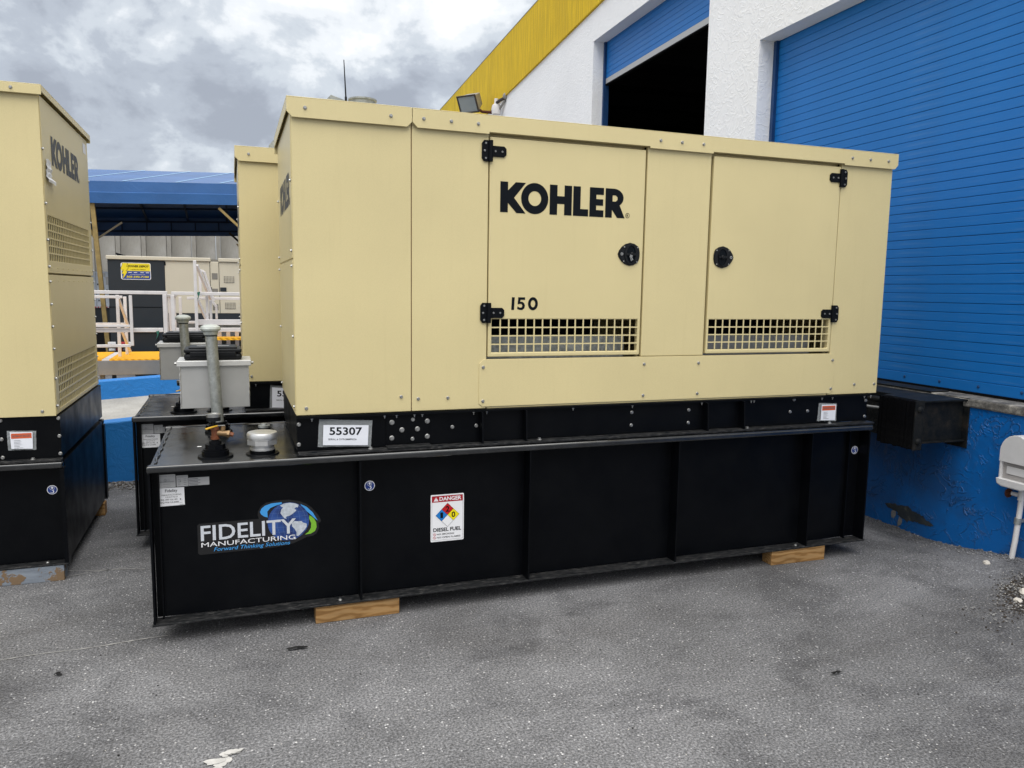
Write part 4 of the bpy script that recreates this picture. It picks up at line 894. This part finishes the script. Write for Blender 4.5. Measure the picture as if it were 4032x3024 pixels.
# ------------------------------------------------------------------ tall generator cut by the left edge
lg = empty('generator', (-.52, 1.007, 0)); tag(lg, 'tall cream generator cut off by the left edge, vented end facing the gap', 'generator')
XE = -.017                                 # local x of the end face; the body runs to -x
LY0, LY1 = .043, 1.455
tk = MB().box(-4.9, .0, .07, 1.40, .101, .660).build('fuel_tank', 'black_paint', lg)
for y in (-.004, 1.42): MB().box(-4.9, .004, y, y+.044, .632, .667).build('rail', 'black_top', tk, bevel=.009, seg=3)
for y in (0, 1.40): MB().box(-4.9, .010, y, y+.069, .089, .0985).build('bottom_flange', 'black_worn', tk, bevel=.002)
for y0, y1 in ((.001, .0695), (1.401, 1.462)): MB().box(-.012, .009, y0, y1, .0987, .631).build('end_flange', 'black_paint', tk)
bolts(tk, [(-.10, .033, .1)], BOLT_MID, FACE_UP)
bs = MB().box(-4.8, -.006, .052, 1.45, .684, .915).build('skid_base', 'black_paint', lg)
MB().box(-4.8, .0, .006, .0515, .669, .6835).build('toe_flange', 'black_worn', bs, bevel=.002)
for x in (-.25, -.35): obj('slot_hole', HOLE, bs, loc=(x, .028, .6838))
bolts(bs, [(-.14, .03, .684)], BOLT_BIG, FACE_UP)
bolts(bs, [(-.013-.0, .0515, z) for z in (.900, .802, .704)], BOLT_MID); bolts(bs, [(-.285, .0515, z) for z in (.898, .797, .697)], BOLT_MID)
LCP = 'cream_paint'
en = MB(); en.box(-4.8, -.20, LY0, LY1-.002, .917, 2.60); en.box(-.1998, XE-.0125, LY0, LY0+.02, .917, 2.60); en.box(-.1998, XE-.0125, LY1-.022, LY1-.002, .917, 2.60); en.box(-.1998, XE-.0125, LY0+.02, LY1-.022, .917, .93); en.box(-.1998, XE-.0125, LY0+.02, LY1-.022, 2.58, 2.60); en = en.build('enclosure', LCP, lg, bevel=.004, seg=3)
fpn = MB().box(-1.35, XE-.003, LY0-.004, LY0-.0005, .916, 2.61).build('front_panel', LCP, lg, bevel=.003)
bolts(fpn, [(-.085, LY0-.004, .943), (-.42, LY0-.004, .943), (-.9, LY0-.004, .943)])
rfp = MB(); rfp.box(-4.82, .0, LY0-.03, LY1+.03, 2.642, 2.646); rfp.box(-4.82, .0, LY0-.03, LY0-.026, 2.594, 2.642); rfp.box(-4.82, 0, LY1+.026, LY1+.03, 2.594, 2.642); rfp.box(-.004, 0, LY0-.026, LY1+.026, 2.61, 2.642); rfp.box(-4.82, -4.816, LY0-.026, LY1+.026, 2.61, 2.642)
rfp = rfp.build('roof_panel', LCP, lg, bevel=.003); bolts(rfp, [(-.135, LY0-.03, 2.618), (-.6, LY0-.03, 2.618), (-1.1, LY0-.03, 2.618)]); 
# end face panels with perforated vents
def end_panel(z0, z1, v):
    mb = MB(); y0, y1 = LY0+.006, LY1-.006; a0, a1, b0, b1 = v; X = XE; th = .012
    ys, zs = [y0, a0, a1, y1], [z0, b0, b1, z1]; vs = [(x, y, z) for x in (X, X-th) for z in zs for y in ys]; fs = []
    for j in range(3):
        for i in range(3):
            if (i, j) == (1, 1): continue
            q = (j*4+i, j*4+i+1, (j+1)*4+i+1, (j+1)*4+i); fs += [q, tuple(k+16 for k in q)[::-1]]
    rg = lambda idx: [(idx[k], idx[(k+1) % len(idx)], idx[(k+1) % len(idx)]+16, idx[k]+16) for k in range(len(idx))]
    fs += rg([0, 1, 2, 3, 7, 11, 15, 14, 13, 12, 8, 4])+rg([5, 6, 10, 9]); mb.add(vs, fs); p = mb.build('end_panel', LCP, lg, bevel=.002)
    grille(a0-.001, a1+.001, b0-.001, b1+.001, 27, 6, 0, .004, .80, lambda a, b, d=0: (X-.001-d, a, b)).build('vent_grille', LCP, p)
    return p
en.hide_render = False
e1 = end_panel(1.686, 2.60, (.09, 1.345, 1.752, 1.992)); e2 = end_panel(.922, 1.676, (.135, 1.385, .945, 1.200))
# black sheets paint the shade behind the vents so they read as openings
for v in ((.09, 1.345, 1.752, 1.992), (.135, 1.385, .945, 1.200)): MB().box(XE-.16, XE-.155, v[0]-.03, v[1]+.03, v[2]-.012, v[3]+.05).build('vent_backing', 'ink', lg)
bolts(e1, [(XE, y, z) for y in (.055, 1.43) for z in (2.33, 2.05, 1.86, 1.72)], None, FACE_R); bolts(e2, [(XE, y, z) for y in (.055, 1.43) for z in (1.64, 1.52, 1.40, 1.28, 1.12, .97)], None, FACE_R)
RV = MB().lathe((0, 0, 0), [(.005, 0), (.004, .002), (.001, .003)], 8, 0, 'y').mesh('rivet', LCP)
for i in range(9):
    for z in (1.715, 1.645, .932): obj('rivet', RV, e1 if z > 1.68 else e2, loc=(XE, .12+.15*i, z), rot=FACE_R)
mb = MB(); wordmark(mb, endpos(XE+.0012, 0), .27, 2.275, .80, .158); mb.build('lettering', 'ink_soft', e1)
s_ = MB().flat([rrect(1.27, 1.38, 2.50, 2.565, .004)], endpos(XE+.0012, 0)).build('paper_label', 'paper', e1)
mb = MB(); n = 8; vs = []
for j in range(n+1):
    for i in range(5):
        u, w = i/4, j/n; vs.append((XE+.004+.016*abs(mnoise.noise(Vector((u*3, w*4, 1))))+.012*(w < .15), .085+.02*w+u*(.125+.06*(w < .2)), 2.165+.12*w+.01*mnoise.noise(Vector((u*3, w*3, 5)))))
mb.add(vs, [(j*5+i, j*5+i+1, (j+1)*5+i+1, (j+1)*5+i) for j in range(n) for i in range(4)]); mb.build('torn_pouch', 'paper', e1, smooth=True)
hook_sign(-.066, .50, .0698-.0006, lg)
pk2 = sleeve(lg, [(-.257, .737), (-.126, .733), (-.121, .837), (-.258, .843)], .052, [(-.240, .745), (-.140, .741), (-.137, .832), (-.243, .836)])
packing(pk2, -.238, -.142, .742, .834, .052)

# ------------------------------------------------------------------ timber blocks
def block(x0, x1, y0, y1, label, mat='lumber', h=.0885):
    me = MB().box(-(x1-x0)/2, (x1-x0)/2, -(y1-y0)/2, (y1-y0)/2, 0, h)
    o = me.build('timber_block', mat, None, bevel=.003, loc=((x0+x1)/2, (y0+y1)/2, .0)); tag(o, label, 'timber', 'timber blocks under tanks'); return o
block(.718, 1.13, .014, .104, 'knotty timber block under the left half of the middle tank')
o = block(3.404, 3.797, .004, .094, 'timber block under the right end of the middle tank'); o.rotation_euler.z = -.02
block(-1.30, -.538, 1.010, 1.10, 'weathered timber block with peeling grey paint at the left edge', 'lumber_painted', .0885)
block(-.75, -.512, 2.285, 2.375, 'brown timber block under the far corner of the left generator')

# ------------------------------------------------------------------ ramp walls behind the generators
def low_wall(name, p0, p1, th, zb0, zb1, label):
    mb = MB(); p0, p1 = Vector((p0[0], p0[1], 0)), Vector((p1[0], p1[1], 0)); d = (p1-p0).normalized(); nn = Vector((-d.y, d.x, 0))*th; k = 14; vs = []
    for i in range(k+1):
        p = p0+(p1-p0)*i/k; z = zb0+(zb1-zb0)*i/k+.006*mnoise.noise(p*3)
        j = .01*mnoise.noise(p*2.3)
        vs += [tuple(p+nn*j)[:2]+(-.05,), tuple(p+nn*j)[:2]+(z,), tuple(p+nn)[:2]+(z,), tuple(p+nn)[:2]+(-.05,)]
    fs = [(4*i+a, 4*i+(a+1) % 4, 4*i+4+(a+1) % 4, 4*i+4+a) for i in range(k) for a in range(4)]+[(0, 1, 2, 3), (4*k+3, 4*k+2, 4*k+1, 4*k)]
    mb.add(vs, fs); return tag(mb.build(name, 'ramp_wall_blue', None, bevel=.012), label, 'wall')
low_wall('ramp_wall', (-3.2, 3.42), (1.6, 3.20), .18, .27, .70, 'near blue painted ramp wall just behind the generators')
low_wall('ramp_wall', (-3.2, 5.75), (3.0, 5.25), .18, .41, .90, 'farther blue ramp wall beyond the concrete ramp')
mb = MB(); mb.add([(-3.2, 3.6, -.02), (1.6, 3.38, .40), (3.0, 5.27, .70), (-3.2, 5.77, .21)], [(0, 1, 2, 3)])
struct(mb.build('ramp', 'concrete'))
# platform with yellow grating and white railings
pf = empty('loading_platform', (0, 9, 0)); tag(pf, 'low grey platform with yellow grating deck beyond the blue ramp walls', 'platform')
MB().box(-3.4, -.30, 0, .06, .285, .497).build('fascia', 'fascia_grey', pf, bevel=.004); MB().box(-3.4, -.30, 1.3, 1.36, .285, .497).build('fascia', 'fascia_grey', pf)
MB().box(-3.4, -1.46, .0, 1.36, .4985, .52).build('grating', 'grating_yellow', pf); MB().box(-1.36, -.30, .0, 1.36, .4985, .52).build('grating', 'grating_yellow', pf)
MB().box(-1.458, -1.362, .0, 1.36, .4985, .516).build('joint_strip', 'white_rail', pf)
for x in (-3.2, -1.5, -.4):
    for y in (.06, 1.24): MB().box(x, x+.06, y, y+.06, 0, .497).build('leg', 'fascia_grey', pf)
MB().box(-2.6, -.9, -.35, -.02, .16, .20).build('step', 'grating_yellow', pf, bevel=.003)
for x in (-2.55, -.95): MB().box(x, x+.05, -.35, -.02, 0, .16).build('step_leg', 'white_rail', pf)
ra = empty('railing', (0, 9.1, 0)); tag(ra, 'white aluminium railing with a gate frame along the yellow grating', 'railing')
def rail(p, n_, a, b, w=.05, h=None, mat='white_rail'): MB().bar(a, b, w, h).build(n_, mat, p, bevel=.004)
rail(ra, 'rail', (-3.2, 0, 1.505), (-.545, 0, 1.505), .05); rail(ra, 'rail', (-3.2, 0, .945), (-.62, 0, .945), .045, .062); rail(ra, 'post', (-.585, 0, .52), (-.585, 0, 1.479), .055)
rail(ra, 'post', (-3.0, 0, .52), (-3.0, 0, 1.479), .055)
rail(ra, 'gate_post', (-1.045, -.06, .715), (-1.045, -.06, 1.46), .042); rail(ra, 'gate_rail', (-2.0, -.06, .715), (-1.066, -.06, .715), .042); rail(ra, 'gate_rail', (-2.0, -.06, 1.01), (-1.066, -.06, 1.01), .035)
rail(ra, 'post', (-1.27, .35, .52), (-1.27, .35, 1.46), .045); rail(ra, 'post', (-1.215, .75, .52), (-1.215, .75, 1.43), .045); rail(ra, 'rail', (-2.6, .35, 1.43), (-1.20, .35, 1.43), .04)
rail(ra, 'brace', (-1.26, .4, 1.41), (-1.18, .75, .95), .035); rail(ra, 'brace', (-1.24, .4, .93), (-1.17, .75, .56), .035); rail(ra, 'rail', (-2.6, .75, 1.0), (-1.24, .75, 1.0), .04)
for i in range(4): rail(ra, 'baluster', (-.575+.018*i, .25+.3*i, .60), (-.575+.018*i, .25+.3*i, 1.47), .03)
rail(ra, 'rail', (-.58, .03, 1.455), (-.505, 1.25, 1.455), .04); rail(ra, 'rail', (-.58, .03, .62), (-.505, 1.25, .62), .04, .07)
rb_ = empty('railing', (0, 9.1, 0)); tag(rb_, 'white aluminium stair railing with sloping handrails right of the gate', 'railing')
rail(rb_, 'rail', (-.49, 0, 1.50), (1.4, 0, 1.50), .05); rail(rb_, 'rail', (-.30, .5, 1.42), (1.4, .5, 1.42), .045); rail(rb_, 'post', (-.475, 0, .52), (-.475, 0, 1.474), .055); rail(rb_, 'post', (-.40, .5, .52), (-.40, .5, 1.44), .045)
rail(rb_, 'rail', (-.44, 0, .945), (1.4, 0, .945), .045, .062); rail(rb_, 'stringer', (-.14, .06, 1.06), (1.4, .06, 1.06), .03, .085); rail(rb_, 'rail', (-.44, .5, 1.04), (1.4, .5, 1.04), .04)
rail(rb_, 'post', (-.145, -.06, .80), (-.145, -.06, 2.0), .045); rail(rb_, 'post', (-.09, .3, 1.45), (-.09, .3, 1.86), .04); rail(rb_, 'handrail', (-.12, -.02, 1.93), (.06, .3, 1.40), .04); rail(rb_, 'handrail', (.06, .3, 1.40), (.14, .3, 1.29), .04)
rail(rb_, 'brace', (-.14, -.03, 1.44), (.0, .1, 1.08), .04); rail(rb_, 'post', (.005, .1, 1.10), (.005, .1, 1.50), .04); rail(rb_, 'post', (.055, .15, 1.10), (.055, .15, 1.40), .04); rail(rb_, 'post', (.135, .3, 1.10), (.135, .3, 1.30), .035)
rail(rb_, 'handrail', (-.09, .3, 1.86), (-.03, .3, 1.84), .035); rail(rb_, 'handrail', (-.03, .3, 1.84), (.1, .35, 1.38), .035)
MB().box(.12, 1.4, -.1, .2, .79, .83).build('step', 'grating_yellow', rb_); 
for i in range(5): MB().box(.14+.13*i, .20+.13*i, .22, .26, .52, .92).build('slat', 'white_rail', rb_)
for p, nm, lb in (((-.70, 9.04, .93), 'ribbon', 'green plastic ribbon tied to the white middle rail'), ((-.11, 9.02, 1.52), 'ribbon', 'green plastic ribbon tied to the tall white post')):
    mb = MB(); mb.add([(p[0]-.02, p[1], p[2]), (p[0]+.03, p[1]-.01, p[2]+.01), (p[0]+.01, p[1]-.02, p[2]-.07), (p[0]-.025, p[1], p[2]-.13), (p[0]+.035, p[1]-.02, p[2]-.11), (p[0]+.0, p[1], p[2]-.06)], [(0, 1, 2, 5), (5, 2, 4), (5, 2, 3)]); tag(mb.build(nm, 'ribbon_green'), lb, 'ribbon')

# ------------------------------------------------------------------ far generator on a trailer
tg = empty('trailer_generator', (0, 12, 0)); tag(tg, 'grey-cream trailer generator with black end and yellow-blue sign beyond the railings', 'generator')
MB().box(-1.726, -.785, 0, 2.2, .46, 2.066).build('end_section', 'far_black', tg, bevel=.008); MB().box(-.783, 4.6, .002, 2.2, 1.10, 2.066).build('enclosure', 'cream_far', tg, bevel=.008)
MB().box(-1.73, -.785, -.004, -.0005, 1.20, 1.215).build('crease', 'ink', tg)
MB().box(-1.745, .01, -.03, 2.23, 2.067, 2.135).build('roof_panel', 'cream_far', tg, bevel=.01); MB().box(.145, 4.6, -.03, 2.23, 2.067, 2.135).build('roof_panel', 'cream_far', tg, bevel=.01)
MB().box(.02, .135, .02, .2, 2.04, 2.11).build('lifting_eye', 'far_grey', tg); MB().box(-.77, 4.6, .01, 2.2, .93, 1.099).build('skid_base', 'far_black', tg)
for x in (-.01, .148): MB().box(x, x+.008, -.0025, .0015, 1.105, 2.06).build('panel_seam', 'ink', tg)
for z in (1.16, 1.45, 1.74):
    MB().box(.025, .125, -.004, .0, z, z+.115).build('pocket', 'far_grey', tg, bevel=.002)
def small_grille(x0, x1, z0, z1):
    v = MB().box(x0, x1, -.004, .001, z0, z1).build('vent', 'far_grey', tg); grille(x0, x1, z0, z1, 7, 5, -.008, .003, .7).build('vent_grille', 'cream_far', v)
small_grille(.235, .42, 1.68, 1.80); small_grille(.245, .43, 1.185, 1.305)
MB().box(.165, .275, -.012, .0, 1.515, 1.59).build('latch', 'far_black', tg, bevel=.004); MB().box(-.03, .02, -.012, 0, 1.515, 1.59).build('latch', 'far_black', tg, bevel=.004)
MB().box(-.785, -.765, -.014, 0, 1.98, 2.05).build('hinge', 'ink', tg)
mb = MB(); mb.prism([(-1.61, 2.136), (-1.44, 2.136), (-1.50, 2.165), (-1.64, 2.205), (-1.645, 2.18)], front(.6), 0, .1); mb.build('exhaust_flap', 'ink', tg)
MB().box(-1.82, 4.6, .25, 1.9, .34, .455).build('trailer_frame', 'far_black', tg)
for i in range(4): MB().box(-1.80+.12*i, -1.69+.12*i, .236, .249, .535-.14, .575-.14).build('reflective_tape', 'white_print' if i % 2 == 0 else 'tape_red', tg)
for i in range(3): MB().box(-1.78+.17*i, -1.65+.17*i, -.0035, -.0005, .535, .575).build('reflective_tape', 'white_print' if i % 2 == 0 else 'tape_red', tg)
for x in (.6, 1.5): MB().lathe((x, .25, .36), [(.2, -.2), (.36, -.2), (.36, 0), (.2, .01)], 24, 0, 'y').build('wheel', 'tyre', tg, smooth=True)
for x in (-1.5, -.2): MB().box(x, x+.08, .4, .5, 0, .34).build('support_leg', 'far_black', tg)
# its sign
sg = MB().flat([rrect(-1.512, -1.018, 1.708, 2.012, .03)], front(-.003)).build('sign', 'white_print', tg)
fy = lambda k: front(-.003-.0015*k)
MB().flat([[(-1.50, 1.865), (-1.028, 1.865), (-1.028, 1.985), (-1.045, 2.003), (-1.49, 2.003)]], fy(1)).build('yellow_field', 'power_yellow', sg)
MB().flat([[(-1.50, 1.862), (-1.49, 1.718), (-1.045, 1.718), (-1.028, 1.735), (-1.028, 1.862)]], fy(1)).build('blue_field', 'power_blue', sg)
bl = [(-1.475, 2.006), (-1.40, 2.006), (-1.415, 1.94), (-1.385, 1.925), (-1.43, 1.86), (-1.405, 1.85), (-1.48, 1.725), (-1.465, 1.81), (-1.495, 1.815), (-1.465, 1.885), (-1.515, 1.89)]
MB().flat([[(a*1.0-.006*(1 if a < -1.44 else -1), b) for a, b in bl]], fy(2)).build('bolt_outline', 'ink', sg); MB().flat([bl], fy(3)).build('lightning_bolt', 'power_yellow', sg)
mb = MB(); put_text(mb, 'POWER DEPOT', fy(3), -1.395, -1.055, 1.932, 1.968, 0, .03, .25); put_text(mb, 'A GENERATOR COMPANY', fy(3), -1.355, -1.10, 1.884, 1.898, 0, .01); mb.build('lettering', 'ink', sg)
mb = MB(); put_text(mb, 'www.powerdepot.com', fy(3), -1.36, -1.115, 1.795, 1.808, 0, .01)
for x in (-1.39, -1.30, -1.19, -1.10): mb.flat([[(x, 1.832), (x+.055, 1.832), (x+.055, 1.842), (x, 1.842)]], fy(3))
mb.build('lettering', 'white_print', sg)
mb = MB(); put_text(mb, '305-592-7100', fy(3), -1.425, -1.055, 1.742, 1.776, 0, .03, .15); mb.build('lettering', 'power_yellow', sg)
# wheelie bin in front of it
bn = empty('waste_bin', (-1.09, 11.3, 0)); tag(bn, 'black lidded waste bin in front of the far generator', 'bin')
mb = MB(); mb.add([(-.17,-.16,.02),(.17,-.16,.02),(.17,.16,.02),(-.17,.16,.02),(-.22,-.2,.80),(.22,-.2,.80),(.22,.2,.80),(-.22,.2,.80)], [(0,3,2,1),(4,5,6,7),(0,1,5,4),(1,2,6,5),(2,3,7,6),(3,0,4,7)]); mb.build('body', 'far_black', bn, bevel=.02)
mb = MB(); mb.prism([(-.235, .80), (.235, .80), (.225, .835), (.15, .862), (-.12, .862), (-.215, .835)], front(.22), 0, .45); mb.build('lid', 'far_black', bn, bevel=.01)
# white service truck body behind the yellow post
tr = empty('service_truck', (-3.513, 15.9, 0)); tag(tr, 'white service truck body glimpsed beside the yellow canopy post', 'truck')
MB().box(-2.9, 1.296, 0, 2.3, 1.08, 1.894).build('box_body', 'truck_white', tr, bevel=.01); MB().box(-2.8, 1.27, .05, 2.2, .56, 1.075).build('chassis', 'far_black', tr)
for x in (1.01, 1.15): MB().box(x, x+.007, -.003, 0, 1.10, 1.87).build('door_seam', 'label_text', tr)
for x, z in ((1.04, 1.59), (1.13, 1.59), (1.22, 1.46), (1.05, 1.23)): MB().box(x, x+.022, -.012, 0, z, z+.035).build('latch', 'ink', tr)
MB().box(1.215, 1.272, -.004, 0, 1.60, 1.78).build('hatch', 'label_grey', tr); MB().box(1.05, 1.21, -.004, 0, 1.78, 1.86).build('vent', 'label_grey', tr)
for i in range(6): MB().box(.97+.056*i, 1.0+.056*i, -.004, 0, 1.083, 1.11).build('reflective_tape', 'tape_red', tr)
for x in (.86, -1.8): MB().lathe((x, .1, .5), [(.22, -.34), (.50, -.34), (.50, 0), (.28, .02)], 24, 0, 'y').build('wheel', 'tyre', tr, smooth=True)
# ------------------------------------------------------------------ canopy
cp = empty('canopy', (0, 14, 0)); tag(cp, 'blue fabric canopy on yellow posts over the yard', 'canopy')
def zc_(x): return .036*(x+.84)
CX0, CX1 = -9.5, 6.0; ncx = 10
def sheet(name, prof, mat='canopy_fabric', th=.006, wob=.0):
    mb = MB(); n = len(prof); vs = []
    for i in range(ncx*3+1):
        x = CX0+(CX1-CX0)*i/(ncx*3)
        for (y, z) in prof: vs.append((x, y+wob*mnoise.noise(Vector((x*1.1, y, 0))), z+zc_(x)+wob*.6*mnoise.noise(Vector((x*.9, z*4, 2)))))
    mb.add(vs, [(i*n+j, (i+1)*n+j, (i+1)*n+j+1, i*n+j+1) for i in range(ncx*3) for j in range(n-1)])
    o = mb.build(name, mat, cp); sol = o.modifiers.new('thickness', 'SOLIDIFY'); sol.thickness = th; return o
sheet('roof_fabric', [(-.01, 3.711), (2.12, 4.11), (4.24, 4.497)]); sheet('roof_fabric', [(4.24, 4.497), (6.48, 4.085), (8.73, 3.686)])
sheet('valance', [(-.012, 3.709), (-.02, 3.50), (-.045, 3.485), (-.03, 3.275)], wob=.012); sheet('valance', [(8.73, 3.684), (8.75, 3.137)])
for x in (-2.7, -1.65, -.65, .2, 1.1):
    mb = MB()
    for i in range(6):
        p, q = (x+1.1*i/6, 4.2*i/6), (x+1.1*(i+1)/6, 4.2*(i+1)/6); zz = lambda u: 3.722+.1862*u[1]+zc_(u[0])
        mb.add([(p[0]-.02, p[1], zz(p)), (p[0]+.02, p[1], zz(p)), (q[0]+.02, q[1], zz(q)), (q[0]-.02, q[1], zz(q))], [(0, 1, 2, 3)])
    mb.build('roof_seam', 'canopy_seam', cp)
for x in (-3.8, -2.0, -.85, .28, 1.8):
    mb = MB(); mb.bar((x, .06, 3.61+zc_(x)), (x, 4.24, 4.40+zc_(x)), .06); mb.bar((x, 4.24, 4.40+zc_(x)), (x, 8.67, 3.59+zc_(x)), .06); mb.build('rafter', 'rafter', cp)
for y, z in ((.06, 3.59), (1.62, 3.885), (2.87, 4.11), (4.24, 4.37), (5.74, 4.11), (7.23, 3.83), (8.64, 3.56), (8.64, 3.275)):
    MB().bar((CX0, y, z+zc_(CX0)), (CX1, y, z+zc_(CX1)), .055).build('purlin', 'rafter', cp)
for i in range(9):
    x = -4.08+.686*i; MB().bar((x, 8.64, 3.30+zc_(x)), (x, 8.64, 3.55+zc_(x)), .035).build('strut', 'rafter', cp)
for x, y in ((-2.157, .06), (-7.1, .06), (3.2, .06), (.84, 8.6), (-7.1, 8.6)):
    lean = .115 if (x, y) == (-2.157, .06) else 0
    p = MB().bar((x+lean, y, 0), (x-lean*.7, y, 3.55+zc_(x)), .085).build('post', 'post_yellow', cp, bevel=.004)
    MB().bar((x-lean*.5, y, 2.49), (x+.46, y, 2.87), .035).build('brace', 'brace_brown', p); MB().bar((x-lean*.5, y, 2.55), (x-.28, y+.3, 2.95), .035).build('brace', 'post_yellow', p)
MB().bar((.156, .06, 3.25), (.59, .06, 2.84), .05).build('brace', 'post_yellow', cp); MB().bar((.34, 8.6, 3.27), (.80, 8.6, 2.84), .06).build('brace', 'brace_brown', cp)
# ------------------------------------------------------------------ fluted concrete wall at the back
bw = empty('concrete_wall', (0, 24.5, 0)); tag(bw, 'tall fluted grey concrete panel wall behind the canopy', 'wall')
pit = .76; seg = 8
pmv = []
for i in range(seg+1):
    u = i/seg; pmv += [(u*(pit-.16), .09*math.sin(math.pi*u), 0), (u*(pit-.16), .09*math.sin(math.pi*u), 4.6)]
pm = MB().add(pmv+[(0, .3, 0), (0, .3, 4.3), (pit-.16, .3, 0), (pit-.16, .3, 4.3)], [(2*i, 2*i+2, 2*i+3, 2*i+1) for i in range(seg)]+[(18, 0, 1, 19), (2*seg, 20, 21, 2*seg+1), (20, 18, 19, 21)]+[tuple([2*i+1 for i in range(seg+1)]+[21, 19])]).mesh('panel', 'concrete_wall', True)
rm = MB().box(0, .13, -.08, .3, 0, 4.32).mesh('pilaster', 'concrete_wall')
for i in range(24):
    x = -11.5+pit*i; obj('panel', pm, bw, loc=(x+.145, random.uniform(-.01, .01), 0)); obj('pilaster', rm, bw, loc=(x+.007, random.uniform(-.015, .01), 0))
